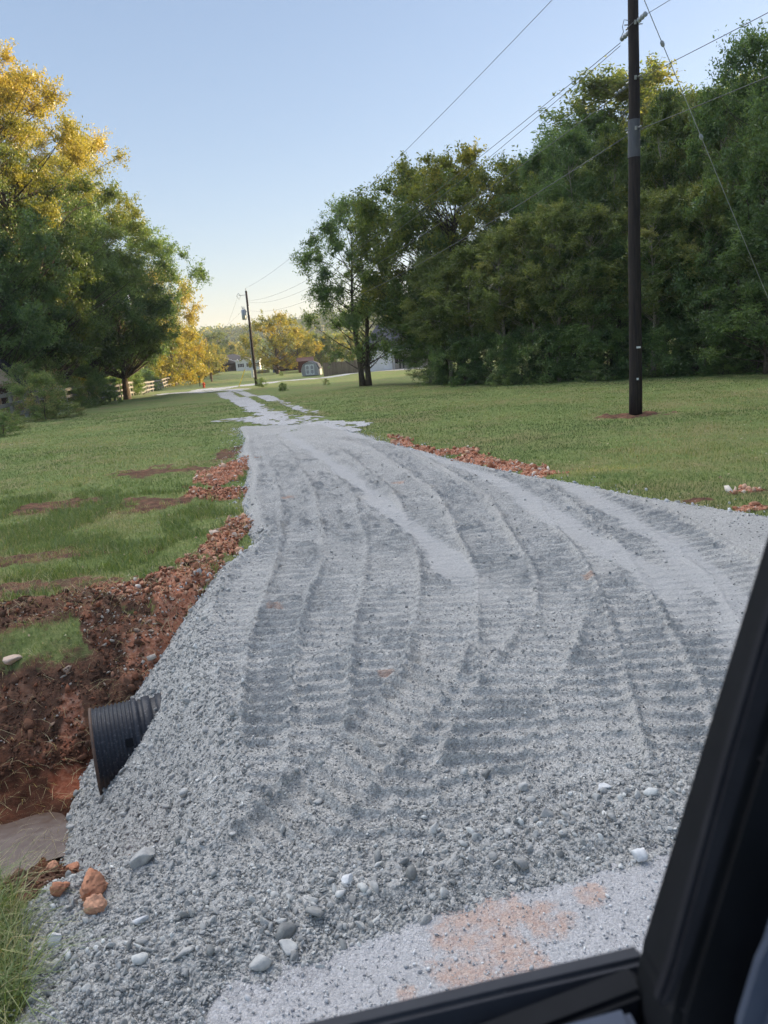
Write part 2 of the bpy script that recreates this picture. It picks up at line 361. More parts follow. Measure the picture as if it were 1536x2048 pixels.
def px(l, z=.08): return [G(u, v, z) for u, v in l]
TRACKS = [
    (px([(1600, 1350), (1500, 1160), (1300, 1030), (1100, 965), (900, 915)]), .50, .034, -.2),
    (px([(1560, 1560), (1430, 1300), (1320, 1120), (1170, 1010), (960, 922), (760, 880)]), .50, .036, -.18),
    (px([(478, 1700), (455, 1450), (430, 1300), (520, 1110), (535, 980), (512, 900), (505, 860)]), .50, .040, .10),
    (px([(1400, 1700), (1290, 1350), (1200, 1120), (1080, 990), (890, 905), (700, 862)]), .52, .034, -.15),
    (px([(585, 1690), (560, 1300), (610, 1100), (595, 980), (552, 900), (530, 860)]), .50, .042, .05),
    (px([(1230, 1720), (1170, 1400), (1120, 1150), (1020, 990), (830, 890), (660, 860)]), .50, .040, -.08),
    (px([(700, 1700), (660, 1300), (700, 1100), (665, 980), (600, 900), (560, 860)]), .50, .042, .12),
    (px([(1090, 1740), (1010, 1400), (1010, 1150), (920, 990), (760, 890), (620, 860)]), .50, .044, -.12),
    (px([(820, 1690), (775, 1300), (790, 1100), (740, 980), (650, 900), (590, 862)]), .52, .040, .0),
    (px([(900, 1750), (880, 1400), (900, 1150), (830, 990), (700, 895), (610, 862)]), .46, .040, .06),
    (px([(520, 1700), (640, 1590), (760, 1470), (860, 1350), (900, 1250)]), .36, .05, .35),
    (px([(980, 1700), (960, 1540), (1000, 1420), (1090, 1290), (1120, 1200)]), .40, .046, -.3),
]
SMOOTH = [(px([(960, 1200), (890, 1110), (800, 1040), (700, 955), (630, 905), (570, 865)]), .30),
          (px([(1420, 1260), (1300, 1150), (1150, 1060), (1000, 965), (850, 905), (700, 866)]), .32),
          (px([(1500, 1350), (1470, 1200), (1330, 1080), (1200, 1010)]), .34)]
def ground_z(x, y):
    x = np.atleast_1d(np.asarray(x, float)); y = np.atleast_1d(np.asarray(y, float))
    return np.maximum(terrain(x, y), driveway(x, y, False)[0])
def gz(x, y): return float(terrain(np.array([x]), np.array([y]))[0])

# ---------------------------------------------------------------- ground sheet
def polar(rs, th):
    R_, T_ = np.meshgrid(rs, th, indexing='ij'); return R_ * np.sin(T_), R_ * np.cos(T_)
def gridfaces(nr, nc, wrap=False):
    i, j = np.meshgrid(np.arange(nr - 1), np.arange(nc - (0 if wrap else 1)), indexing='ij'); j2 = (j + 1) % nc
    return np.stack([i * nc + j, i * nc + j2, (i + 1) * nc + j2, (i + 1) * nc + j], -1).reshape(-1, 4)
rs = [.5]
while rs[-1] < 45: rs.append(rs[-1] * 1.0065)
while rs[-1] < 3500: rs.append(rs[-1] * 1.035)
rs = np.array(rs)
th = np.concatenate([np.linspace(-RAD(50), RAD(45), 290), np.linspace(RAD(45), RAD(310), 50)[1:-1]])
X, Y = polar(rs, th); X = X.ravel(); Y = Y.ravel()
Z, D_, C_, DI = terrain(X, Y, True)
dz, dd_, du_ = driveway(X, Y, False)
Z = np.where(dz > Z + .05, Z - .06, Z)
def ground_material():
    m, nt, b = mat('lawn_and_bare_soil', .95, .1); p = pos(nt)
    g1 = noise(nt, p, .35, 5, .6); g2 = noise(nt, p, 3.0, 5, .65); g3 = noise(nt, p, 28, 4, .7); g4 = noise(nt, p, 1.1, 4, .6, .6)
    grass = ramp(nt, g2, [(.3, (.14, .195, .070)), (.5, (.20, .25, .092)), (.72, (.27, .295, .12))])
    straw = ramp(nt, g3, [(.3, (.20, .19, .085)), (.7, (.33, .28, .15))])
    f = ramp(nt, mth(nt, 'ADD', mth(nt, 'MULTIPLY', g1, .55), mth(nt, 'MULTIPLY', g4, .45)), [(.47, (0, 0, 0)), (.60, (.85, .85, .85))])
    grass = mix(nt, f, grass, straw)
    grass = mix(nt, .55, grass, ramp(nt, g3, [(.32, (.45, .5, .4)), (.7, (1.4, 1.35, 1.2))]), 'MULTIPLY')
    s1 = noise(nt, p, 5, 6, .7); s2 = noise(nt, p, 22, 5, .7)
    soil = ramp(nt, s1, [(.32, (.055, .033, .024)), (.48, (.14, .078, .052)), (.6, (.23, .115, .072)), (.75, (.32, .23, .17))])
    clay = ramp(nt, s2, [(.3, (.24, .09, .05)), (.5, (.46, .20, .12)), (.7, (.60, .38, .27))])
    dn = mth(nt, 'ADD', attr(nt, 'dirt'), mth(nt, 'MULTIPLY', mth(nt, 'SUBTRACT', noise(nt, p, 7, 5, .7), .5), .9))
    cn = mth(nt, 'ADD', attr(nt, 'clay'), mth(nt, 'MULTIPLY', mth(nt, 'SUBTRACT', noise(nt, p, 6, 4, .7), .5), .9))
    soil = mix(nt, ramp(nt, cn, [(.42, (0, 0, 0)), (.6, (1, 1, 1))]), soil, clay)
    wet = attr(nt, 'wet'); soil = mix(nt, wet, soil, mix(nt, 1.0, soil, (.55, .42, .38), 'MULTIPLY'))
    c = mix(nt, ramp(nt, dn, [(.42, (0, 0, 0)), (.58, (1, 1, 1))]), grass, soil); L(nt, c, b.inputs['Base Color'])
    h = bump(nt, None, g3, .03, .6); bump(nt, b, s2, .02, .7, h)
    return m
M['ground'] = ground_material()
s_, t_ = st(X, Y); wet = sstep(-.45, -.8, Z) * DI
go = npmesh('ground', np.stack([X, Y, Z], 1), gridfaces(len(rs), len(th), True), M['ground'], None, {'dirt': D_, 'clay': C_, 'wet': wet}, True)
tag(go, 'rolling lawn and bare red soil around the driveway', kind='structure')

# ---------------------------------------------------------------- gravel driveway
def gravel_material(name, ca, cb, cc, vs=55, bd=.012, dusty=(.50, .50, .50), stain=0):
    m, nt, b = mat(name, .93, .15); p = pos(nt)
    v1 = N(nt, 'TexVoronoi'); v1.inputs['Scale'].default_value = vs; L(nt, p, v1.inputs['Vector'])
    v2 = N(nt, 'TexVoronoi'); v2.inputs['Scale'].default_value = vs * 2.3; L(nt, p, v2.inputs['Vector'])
    sx = N(nt, 'SeparateColor'); L(nt, v1.outputs['Color'], sx.inputs[0]); sy = N(nt, 'SeparateColor'); L(nt, v2.outputs['Color'], sy.inputs[0])
    big = noise(nt, p, .9, 5, .6)
    f = mth(nt, 'ADD', mth(nt, 'MULTIPLY', sx.outputs[0], .5), mth(nt, 'MULTIPLY', sy.outputs[1], .5))
    c = ramp(nt, f, [(.15, ca), (.5, cb), (.88, cc)])
    c = mix(nt, ramp(nt, big, [(.35, (0, 0, 0)), (.7, (.5, .5, .5))]), c, tuple(x * .78 for x in cb))
    brown = ramp(nt, noise(nt, p, 1.6, 5, .65, .5), [(.64, (0, 0, 0)), (.8, (.25, .25, .25))])
    c = mix(nt, brown, c, (.24, .20, .14))
    c = mix(nt, mth(nt, 'MULTIPLY', attr(nt, 'dust'), .4), c, dusty)
    if stain:
        cn = mth(nt, 'ADD', attr(nt, 'clay'), mth(nt, 'MULTIPLY', mth(nt, 'SUBTRACT', noise(nt, p, 11, 6, .75), .5), 2.6))
        c = mix(nt, ramp(nt, cn, [(.45, (0, 0, 0)), (.95, (.6, .6, .6))]), c, ramp(nt, noise(nt, p, 40, 3, .7), [(.35, (.42, .22, .14)), (.65, (.60, .42, .32))]))
    L(nt, c, b.inputs['Base Color'])
    h1 = bump(nt, None, v1.outputs['Distance'], bd, -.7 if False else .8)
    n = N(nt, 'Bump'); n.invert = True; n.inputs['Strength'].default_value = .7; n.inputs['Distance'].default_value = bd
    L(nt, v1.outputs['Distance'], n.inputs['Height'])
    n2 = N(nt, 'Bump'); n2.invert = True; n2.inputs['Strength'].default_value = .7; n2.inputs['Distance'].default_value = bd * .5
    L(nt, v2.outputs['Distance'], n2.inputs['Height']); L(nt, n.outputs[0], n2.inputs['Normal']); L(nt, n2.outputs[0], b.inputs['Normal'])
    return m
M['gravel'] = gravel_material('new_blue_grey_gravel', (.30, .295, .28), (.47, .46, .435), (.64, .63, .60))
ry = 1.6 * 1.0026 ** np.arange(int(math.log(27.5 / 1.6) / math.log(1.0026)) + 1)
tx = np.concatenate([np.linspace(-.95, .82, 520), np.linspace(.82, 2.2, 60)[1:]])
YY, TT = np.meshgrid(ry, tx, indexing='ij'); XX = YY * TT
DZ, DD, DU = driveway(XX.ravel(), YY.ravel()); TG, TD, _, _ = terrain(XX.ravel(), YY.ravel(), True)
keepv = (DZ > TG - .05) & (XX.ravel() < 9)
fc = gridfaces(len(ry), len(tx)); fc = fc[keepv[fc].any(1) & (np.abs(XX.ravel()[fc]).max(1) < 9)]
def compact(V, Fc, at_):
    u = np.unique(Fc); mp = np.zeros(len(V), np.int64); mp[u] = np.arange(len(u)); return V[u], mp[Fc], {k: a[u] for k, a in at_.items()}
cl = np.zeros_like(DZ)
for u, v, r in [(770, 1345, .07), (548, 1218, .09), (575, 998, .13), (290, 1330, .1), (1175, 1155, .08), (795, 968, .12)]:
    x, y = G(u, v, .08); cl = np.maximum(cl, 1 - sstep(.4, 1.4, np.hypot(XX.ravel() - x, YY.ravel() - y) / r))
M['gravel'] = gravel_material('new_blue_grey_gravel', (.30, .295, .28), (.47, .46, .435), (.64, .63, .60), stain=1, vs=85, bd=.009)
V, Fc, A = compact(np.stack([XX.ravel(), YY.ravel(), DZ], 1), fc, {'dust': DU, 'clay': cl})
tag(npmesh('driveway', V, Fc, M['gravel'], None, A, True), 'new grey gravel driveway pressed with track marks', kind='structure')
# ---------------------------------------------------------------- public road (pale old gravel)
rs_, rt_ = np.meshgrid(np.concatenate([np.linspace(-30, -3, 60)[:-1], np.linspace(-3, 5, 420), np.linspace(5, 30, 60)[1:]]), np.concatenate([np.linspace(-6, 0, 60)[:-1], np.linspace(0, 3.2, 200)]), indexing='ij')
sx_, tx_ = rs_.ravel(), rt_.ravel(); RX = sx_ * CA - tx_ * SA; RY = sx_ * SA + tx_ * CA
edge = 2.35 - 1.0 * sstep(.1, -.5, sx_) + .75 * sstep(.5, 3, sx_) + (fbm(sx_ * 1.5, tx_ * 1.5, 3, 12) - .5) * .35
RZ = .004 + (fbm(RX * 6, RY * 6, 4, 13) - .5) * .012 - .35 * sstep(edge - .05, edge + .35, tx_) + (vn(RX * 60, RY * 60, 14) - .5) * .004
rc = np.zeros_like(RZ)
for u, v, a in [(950, 1870, .20), (940, 1945, .16), (1040, 1925, .13), (1090, 1840, .12), (1030, 1880, .05), (815, 1985, .05), (1180, 1790, .08), (990, 1830, .15)]:
    x, y = G(u, v, 0); rc = np.maximum(rc, (1 - sstep(.5, 1.3, np.hypot(RX - x, RY - y) / a)) * .85)
rdust = sstep(.45, .65, fbm(RX * 1.7, RY * 1.7, 3, 15))
M['road'] = gravel_material('pale_crushed_stone', (.27, .265, .265), (.42, .41, .41), (.62, .61, .61), 95, .006, (.56, .55, .55), 1)
tag(npmesh('road', np.stack([RX, RY, RZ], 1), gridfaces(*rs_.shape), M['road'], None, {'clay': rc, 'dust': rdust}, True), 'pale crushed stone road with orange clay stains', kind='structure')

# ---------------------------------------------------------------- old gravel lane beyond
LANE = [((470, 838), (690, 852), .9, .62), ((500, 822), (560, 824), .35, .8), ((560, 832), (650, 838), .5, .55), ((590, 818), (640, 826), .25, .6), ((445, 787), (505, 812), .6, 1.05), ((505, 812), (560, 838), .6, .62),
        ((455, 782), (548, 800), .38, 1.0), ((548, 800), (620, 826), .3, .5), ((375, 786), (470, 781), 3.2, 1.3), ((395, 782), (440, 774), 2.6, 1.3), ((440, 774), (600, 759), 1.9, 1.3), ((600, 759), (735, 745), 1.7, 1.3), ((735, 745), (830, 738), 1.6, 1.3), ((600, 845), (690, 862), .5, .7)]
def lane_cov(x, y):
    c = np.zeros_like(x)
    for a, b, w, st_ in LANE:
        d = segd(x, y, [GT(*a), GT(*b)]); c = np.maximum(c, st_ * (1 - sstep(.55, 1.25, d / w)))
    return c - .0
def lane_mesh(x0, x1, y0, y1, n, m):
    gx, gy = np.meshgrid(np.linspace(x0, x1, n), np.linspace(y0, y1, m), indexing='ij'); x = gx.ravel(); y = gy.ravel()
    c = lane_cov(x, y) + (fbm(x * 1.3, y * .7, 3, 77, .6) - .5) * .9 + (fbm(x * 7, y * 3.5, 3, 78, .7) - .5) * .95
    f = gridfaces(n, m); return x, y, f[c[f].mean(1) > .5]
lv = []; lf = []; off = 0
for box in [(-12, 1, 20, 50, 260, 300), (-34, 8, 50, 118, 300, 340)]:
    x, y, f = lane_mesh(*box); lv.append(np.stack([x, y, terrain(x, y) + .015], 1)); lf.append(f + off); off += len(x)
V, Fc, _ = compact(np.concatenate(lv), np.concatenate(lf), {})
M['lane'] = gravel_material('old_pale_gravel', (.33, .325, .32), (.50, .49, .48), (.68, .67, .66), 30, .01)
tag(npmesh('gravel_lane', V, Fc, M['lane'], None, None, True), 'worn pale gravel lane turning right to the houses', kind='structure')
# puddle in the ditch
wx, wy = PUD
th_ = np.linspace(0, 2 * math.pi, 40, endpoint=False); rr = .46 + .03 * np.sin(th_ * 3) + .07 * np.cos(th_ * 5)
m, nt, b = mat('muddy_water', .16, .4); b.inputs['Base Color'].default_value = (.10, .062, .046, 1); M['mud'] = m; bump(nt, b, noise(nt, pos(nt), 6, 2), .003)
pv = np.stack([wx - .1 + rr * 1.1 * np.cos(th_), wy + rr * .8 * np.sin(th_), np.full(40, -.868)], 1)
tag(npmesh('puddle', pv, np.arange(40)[None], M['mud']), 'muddy brown water at the bottom of the ditch', kind='structure')

# ---------------------------------------------------------------- stones
def ico(sub=0):
    t = (1 + 5 ** .5) / 2
    v = np.array([(-1, t, 0), (1, t, 0), (-1, -t, 0), (1, -t, 0), (0, -1, t), (0, 1, t), (0, -1, -t), (0, 1, -t), (t, 0, -1), (t, 0, 1), (-t, 0, -1), (-t, 0, 1)], float); v /= np.linalg.norm(v[0])
    f = [(0, 11, 5), (0, 5, 1), (0, 1, 7), (0, 7, 10), (0, 10, 11), (1, 5, 9), (5, 11, 4), (11, 10, 2), (10, 7, 6), (7, 1, 8), (3, 9, 4), (3, 4, 2), (3, 2, 6), (3, 6, 8), (3, 8, 9), (4, 9, 5), (2, 4, 11), (6, 2, 10), (8, 6, 7), (9, 8, 1)]
    for _ in range(sub):
        c = {}; v = list(v); nf = []
        def mid(a, b):
            k = (min(a, b), max(a, b))
            if k not in c: p = (v[a] + v[b]) / 2; v.append(p / np.linalg.norm(p)); c[k] = len(v) - 1
            return c[k]
        for a, b_, d in f: ab, bd, da = mid(a, b_), mid(b_, d), mid(d, a); nf += [(a, ab, da), (b_, bd, ab), (d, da, bd), (ab, bd, da)]
        f = nf; v = np.array(v)
    return np.array(v), np.array(f)
def rock_base(sub, r, amt=.22, cuts=5):
    v, f = ico(sub); v = v.copy()
    for _ in range(cuts):                       # flatten some sides
        n = r.normal(size=3); n /= np.linalg.norm(n); k = .34 + .36 * r.random(); dt = v @ n; over = np.maximum(dt - k, 0); v -= over[:, None] * n
    v *= (1 + amt * (r.random((len(v), 1)) - .5)); return v, f
def rotm(n, r):
    q = r.normal(size=(n, 4)); q /= np.linalg.norm(q, axis=1)[:, None]; w, x, y, z = q.T
    return np.stack([np.stack([1 - 2 * (y * y + z * z), 2 * (x * y - z * w), 2 * (x * z + y * w)], -1), np.stack([2 * (x * y + z * w), 1 - 2 * (x * x + z * z), 2 * (y * z - x * w)], -1), np.stack([2 * (x * z - y * w), 2 * (y * z + x * w), 1 - 2 * (x * x + y * y)], -1)], 1)
def stones(name, P, size, tint, matl, sub=0, amt=.25, smooth=False, flat=.6, cuts=5):
    n = len(P); Vs = []; Fs = []; As = []; off = 0; K = 8; idx = rng.integers(0, K, n)
    for k in range(K):
        bv, bf = rock_base(sub, rng, amt, cuts); I = np.where(idx == k)[0]
        if not len(I): continue
        sc = size[I, None] * np.stack([.8 + .6 * rng.random(len(I)), .6 + .4 * rng.random(len(I)), flat * (.5 + .6 * rng.random(len(I)))], 1)
        R_ = rotm(len(I), rng); v = np.einsum('nij,nvj->nvi', R_, bv[None] * sc[:, None, :]) + P[I][:, None, :]
        Vs.append(v.reshape(-1, 3)); Fs.append((bf[None] + (np.arange(len(I)) * len(bv))[:, None, None]).reshape(-1, 3) + off); As.append(np.repeat(tint[I], len(bv))); off += len(I) * len(bv)
    return npmesh(name, np.concatenate(Vs), np.concatenate(Fs), matl, None, {'tint': np.concatenate(As)}, smooth)
def tintmat(name, stops, nsc=30, rough=.9, b_=.004):
    m, nt, b = mat(name, rough, .2); p = pos(nt); n = noise(nt, p, nsc, 5, .65)
    c = ramp(nt, attr(nt, 'tint'), stops); c = mix(nt, .6, c, ramp(nt, n, [(.3, (.6, .6, .62)), (.7, (1.25, 1.25, 1.2))]), 'MULTIPLY'); L(nt, c, b.inputs['Base Color']); bump(nt, b, n, b_); return m
M['stone'] = tintmat('crushed_limestone', [(0, (.25, .25, .24)), (.5, (.43, .425, .41)), (.85, (.58, .575, .55)), (1, (.76, .76, .73))])
M['paleStone'] = tintmat('pale_chips', [(0, (.36, .36, .38)), (.5, (.47, .47, .48)), (1, (.76, .76, .76))])
M['clod'] = tintmat('brown_soil_clods', [(0, (.06, .036, .026)), (.45, (.16, .08, .05)), (.8, (.32, .12, .065)), (.92, (.36, .24, .17)), (1, (.5, .44, .38))])
M['clay'] = tintmat('orange_clay_lumps', [(0, (.33, .13, .07)), (.5, (.58, .28, .17)), (.85, (.68, .46, .33)), (1, (.76, .68, .60))])
def dpts(n, x0, x1, y0, y1, pw=2.0):            # denser near the viewer's verge
    y = (y0 ** (1 - pw + 1) if False else 0) + np.exp(rng.uniform(math.log(y0), math.log(y1), n)); x = rng.uniform(x0, x1, n) * y; return x, y
def filt(x, y, mask): return x[mask], y[mask]
# fine gravel over the fill
x, y = dpts(110000, -.85, .75, 1.9, 13)
z, d, du = driveway(x, y, False); tz = terrain(x, y); k = (z > tz - .01) & (rng.random(len(x)) > du * .85) & (rng.random(len(x)) < 1 - .7 * sstep(2.6, 3.4, y)) & (rng.random(len(x)) < .55 + .45 * (fbm(x * 4, y * 4, 3, 91) > .5)); x, y, z = x[k], y[k], z[k]
sz = np.exp(rng.normal(math.log(.0048), .42, len(x))) * np.clip(y / 4, .9, 1.9)
stones('gravel', np.stack([x, y, z + sz * .15], 1), sz, np.clip(rng.normal(.45, .24, len(x)), 0, .97), M['stone'])
tag(bpy.data.objects['gravel'], 'loose blue grey gravel lying over the driveway', kind='stuff')
x, y = dpts(90000, -.95, .6, 1.75, 5.5); z, d, du = driveway(x, y, False); tz = terrain(x, y); s, t = st(x, y)
k = (z > tz - .01) & (rng.random(len(x)) < np.clip(1.15 - sstep(2.5, 3.1, t) * .75 * (d < -.12) - du * .5, .1, 1)); x, y, z = x[k], y[k], z[k]
sz = np.clip(np.exp(rng.normal(math.log(.0062), .36, len(x))), .003, .016)
tag(stones('gravel', np.stack([x, y, z + sz * .3], 1), sz, np.clip(rng.normal(.42, .27, len(x)), 0, .97), M['stone'], 0, .3), 'small angular grey chips covering the near gravel', kind='stuff')
# coarser stones down the side of the fill and at the front toe
x = rng.uniform(-2.8, 3.6, 90000); y = rng.uniform(1.9, 9, 90000); z, d, du = driveway(x, y, False); s, t = st(x, y); tz = terrain(x, y)
side = np.exp(-(np.maximum(-d - .02, 0) / .12)) * (x < -.2) * (d < 1.4)
front = np.exp(-((t - 2.53 - .15 * (fbm(s * 2, 0 * s, 2, 5) - .5)) / .17) ** 2) * (s > -.9)
lowl = ((x < .4) * (t < 3.5) * (t > 2.2)) * .55
wgt = np.clip(np.maximum(np.maximum(side * .55 * np.clip(5 / y, 0, 1), front * .6), lowl * .16), 0, 1)
k = (rng.random(len(x)) < wgt) & (np.maximum(z, -9) > tz - .02) & ((d < .35) | (x < 0)); x, y, z, d = x[k], y[k], z[k], d[k]
zz = np.maximum(z, terrain(x, y) + .0)
sz = np.exp(rng.normal(math.log(.0108), .45, len(x)))
sz = sz * (1 + .22 * (front[k] > .5)); sz = np.clip(sz, .005, .045); nf = sz > .024
tg = np.clip(rng.normal(.5, .24, len(x)), 0, .95)
tag(stones('gravel', np.stack([x, y, zz + sz * .22], 1), sz, tg, M['stone'], 1, .16, False, .75, 9), 'coarse grey stones tumbled down the edge of the fill', kind='stuff')
# scattered pale chips on the road
x, y = dpts(26000, -1.1, 1.3, 1.2, 4.2); s, t = st(x, y); k = (t < 2.5) & (t > .6); x, y = x[k], y[k]
sz = np.exp(rng.normal(math.log(.0045), .45, len(x)))
tag(stones('gravel', np.stack([x, y, .006 + sz * .2], 1), sz, np.clip(rng.normal(.55, .28, len(x)), 0, 1), M['paleStone']), 'tiny pale stone chips scattered on the road', kind='stuff')
# loose soil and clay
x = rng.uniform(-9, 1, 320000); y = rng.uniform(2.5, 13, 320000); tz, td, tcl, di = terrain(x, y, True); dz, d, _ = driveway(x, y, False)
k = (td > .66) & (dz < tz) & (rng.random(len(x)) < .9 * np.clip(7 / y, 0, 1) * (.3 + fbm(x * 2, y * 2, 3, 8))) & (tz > -.78); x, y, tz, tcl, di = x[k], y[k], tz[k], tcl[k], di[k]
sz = np.exp(rng.normal(math.log(.0095), .6, len(x))); sz = np.clip(sz, .005, .06)
s, t = st(x, y); rim = np.exp(-((t - 6.7) / .45) ** 2)
tc = np.clip(rng.normal(.30, .17, len(x)) + tcl * .3 + (rng.random(len(x)) < .03 + .40 * rim) * .55, 0, 1)
tag(stones('dirt_clods', np.stack([x, y, tz + sz * .25], 1), sz, tc, M['clod'], 0, .4), 'loose brown and red clods with pale pebbles in the ditch', kind='stuff')
x = rng.uniform(-8, 6, 700000); y = rng.uniform(6.5, 26, 700000); tz, td, tcl, di = terrain(x, y, True); dz, d, _ = driveway(x, y, False)
k = (tcl > .3) & (dz < tz + .015) & (di < .05) & (rng.random(len(x)) < .42 * fbm(x * 3, y * 3, 3, 18)); x, y, tz, tcl = x[k], y[k], np.maximum(tz, dz)[k], tcl[k]
sz = np.clip(np.exp(rng.normal(math.log(.016), .62, len(x))), .01, .10)
tag(stones('clay_rubble', np.stack([x, y, tz + sz * .2], 1), sz, np.clip(rng.normal(.5, .27, len(x)), 0, 1), M['clay'], 0, .35), 'broken orange clay lumps along both driveway edges', kind='stuff')
# ragged edge between gravel and lawn
x = rng.uniform(-7, 8, 160000); y = rng.uniform(6.5, 27, 160000); tz, td, tcl, di = terrain(x, y, True); dz, d, _ = driveway(x, y, False)
k = (d > 0) & (d < .8) & (rng.random(len(x)) < np.exp(-d / .16) * .7) & (di < .3); x, y, tz = x[k], y[k], np.maximum(tz, dz)[k]
sz = np.clip(np.exp(rng.normal(math.log(.014), .4, len(x))), .006, .05)
tag(stones('gravel', np.stack([x, y, tz + sz * .3], 1), sz, np.clip(rng.normal(.7, .25, len(x)), 0, 1), M['paleStone']), 'pale stones spilled into the grass along the driveway', kind='stuff')
# single stones and clods one can pick out
def single(name, u, v, dims, tint, matl, label, cat, lift=.25, sub=2, amt=.10, cuts=7, rz=0., grp=None, z0=0.06):
    for _ in range(8): x, y = G(u, v, z0); z0 = .5 * z0 + .5 * (float(ground_z(x, y)[0]) + dims[2] * .3)
    r = np.random.default_rng(int(u * 7 + v)); bv, bf = rock_base(sub, r, amt, cuts)
    n = bv + .10 * np.stack([vn(bv[:, 0] * 2.5 + 5, bv[:, 1] * 2.5 + bv[:, 2] * 2, 3 + i) - .5 for i in range(3)], 1) * (2 if name == 'clay_clod' else 1)
    v3 = n * np.array(dims) / 2
    z = float(ground_z(x, y)[0]) + dims[2] * lift
    o = npmesh(name, v3, bf, matl, None, {'tint': np.full(len(v3), tint)}, False); o.location = (x, y, z); o.rotation_euler = (r.normal() * .12, r.normal() * .12, rz)
    return tag(o, label, cat, grp)
single('stone', 695, 1757, (.055, .045, .055), 1, M['paleStone'], 'bright pale angular stone alone in the grey gravel near its front edge', 'stone', .3)
single('stone', 1206, 1571, (.10, .07, .04), .95, M['paleStone'], 'flat pale stone half sunk in the track marks at right', 'stone', .15)
single('stone', 1048, 1575, (.06, .05, .045), .7, M['stone'], 'rounded light grey stone beside the pressed ridge at right', 'stone', .3)
single('stone', 283, 1842, (.085, .03, .028), .75, M['paleStone'], 'long narrow white stone lying near the orange clods', 'stone', .35, rz=.2)
single('stone', 290, 1715, (.16, .10, .07), .55, M['stone'], 'largest grey slab of stone on the left slope', 'stone', .2, rz=1.1)
single('stone', 110, 1880, (.08, .06, .05), .85, M['paleStone'], 'light grey stone at the edge of the grass clump', 'stone', .35, z0=0)
single('stone', 573, 1895, (.085, .07, .05), .8, M['stone'], 'blue grey rounded stone at the front edge of the gravel', 'stone', .3, z0=.02)
single('stone', 520, 1922, (.09, .07, .06), .7, M['stone'], 'big tan grey cobble at the front toe beside the pale road', 'stone', .3, z0=.02)
single('stone', 640, 1935, (.05, .035, .03), .8, M['stone'], 'grey cobble standing loose on the pale road', 'stone', .4, z0=.0)
single('stone', 1280, 1710, (.09, .07, .06), .95, M['paleStone'], 'chunky white stone at the gravel edge beside the window pillar', 'stone', .35, z0=.02)
single('clay_clod', 188, 1765, (.11, .17, .10), .45, M['clay'], 'tallest orange clay clod standing in the grey stones at lower left', 'clay clod', .3, 3, .2, 3, z0=-.02)
single('clay_clod', 190, 1810, (.085, .075, .075), .6, M['clay'], 'lumpy orange clay clod at the foot of the tallest clod', 'clay clod', .3, 3, .2, 3, z0=-.02)
single('clay_clod', 122, 1778, (.08, .07, .07), .3, M['clay'], 'squat dark orange clay clod left of the tallest clod', 'clay clod', .3, 3, .2, 3, z0=-.05)
single('clay_clod', 145, 1728, (.07, .06, .05), .35, M['clay'], 'small red brown clay clod above the squat clod', 'clay clod', .3, 3, .2, 3, z0=-.05)
single('clay_clod', 103, 1730, (.05, .07, .05), .55, M['clay'], 'small upright orange clod nearest the ditch water', 'clay clod', .3, 3, .2, 3, z0=-.10)
single('stone', 22, 1325, (.22, .12, .07), .9, M['clay'], 'flat pinkish rock on the far rim of the ditch', 'rock', .3, z0=-.05)

# ---------------------------------------------------------------- culvert pipe
def pipe():
    m, nt, b = mat('black_corrugated_plastic', .5, .4); tc = N(nt, 'TexCoord').outputs['Object']
    n = noise(nt, tc, 60, 4, .6); n2 = noise(nt, tc, 3, 4, .6)
    sx = N(nt, 'SeparateXYZ'); L(nt, tc, sx.inputs[0])
    c = ramp(nt, n, [(.55, (.016, .019, .028)), (.72, (.10, .10, .11)), (.78, (.4, .4, .4))])
    f = ramp(nt, mth(nt, 'ADD', sx.outputs[2], mth(nt, 'MULTIPLY', n2, .25)), [(.02, (.8, .8, .8)), (.14, (0, 0, 0))])
    c = mix(nt, f, c, (.13, .085, .06)); L(nt, c, b.inputs['Base Color']); bump(nt, b, n, .002)
    x0, y0 = -2.10, 4.72; root = empty('culvert_pipe', (x0, y0, -.47), AL + RAD(3))
    r0 = .305; n_ = 96; xs = []; rad = []; x_ = 0
    # smooth bell end, then fine ribs, then deep corrugations inside the fill
    prof = [(0, r0 - .012), (.0, r0 + .004), (.012, r0 + .006)]
    t = .014
    while t < .26: prof += [(t, r0 + .007), (t + .006, r0 - .003), (t + .014, r0 - .003), (t + .020, r0 + .007)]; t += .026
    prof += [(.27, r0 + .012), (.30, r0 + .012), (.305, r0 - .01), (.335, r0 - .01), (.34, r0 + .006)]
    t = .345
    while t < 2.6: prof += [(t, r0 + .008), (t + .045, r0 + .008), (t + .055, r0 - .02), (t + .08, r0 - .02)]; t += .09
    out = np.array(prof); inn = np.array([(2.6, r0 - .04), (.0, r0 - .012)]); pr = np.concatenate([out, inn[:1], inn[1:]])
    a = np.linspace(0, 2 * math.pi, n_, endpoint=False)
    V = np.stack([np.repeat(pr[:, 0], n_), (pr[:, 1][:, None] * np.cos(a)).ravel(), (pr[:, 1][:, None] * np.sin(a)).ravel()], 1)
    o = npmesh('barrel', V, gridfaces(len(pr), n_, True), m, root)
    rim = MB(); rim.tube([(.0, math.cos(t) * (r0 + .002), math.sin(t) * (r0 + .002)) for t in np.linspace(0, 2 * math.pi, 65)], .011, 8, False)
    rim.build('rim', simple('muddy_plastic_rim', (.20, .12, .08), (.05, .045, .045), 12, .6), root, True)
    lug = MB(); lug.box(.20, .245, -.028, .028, r0 * .0, .02); lo = lug.build('lug', M['trim_black'], root, False, .004)
    lo.location = (0, -r0 * .86, r0 * .5); lo.rotation_euler = (RAD(60), 0, 0)
    tag(root, 'black ribbed plastic culvert pipe sticking out of the gravel fill into the ditch', 'pipe')
pipe()
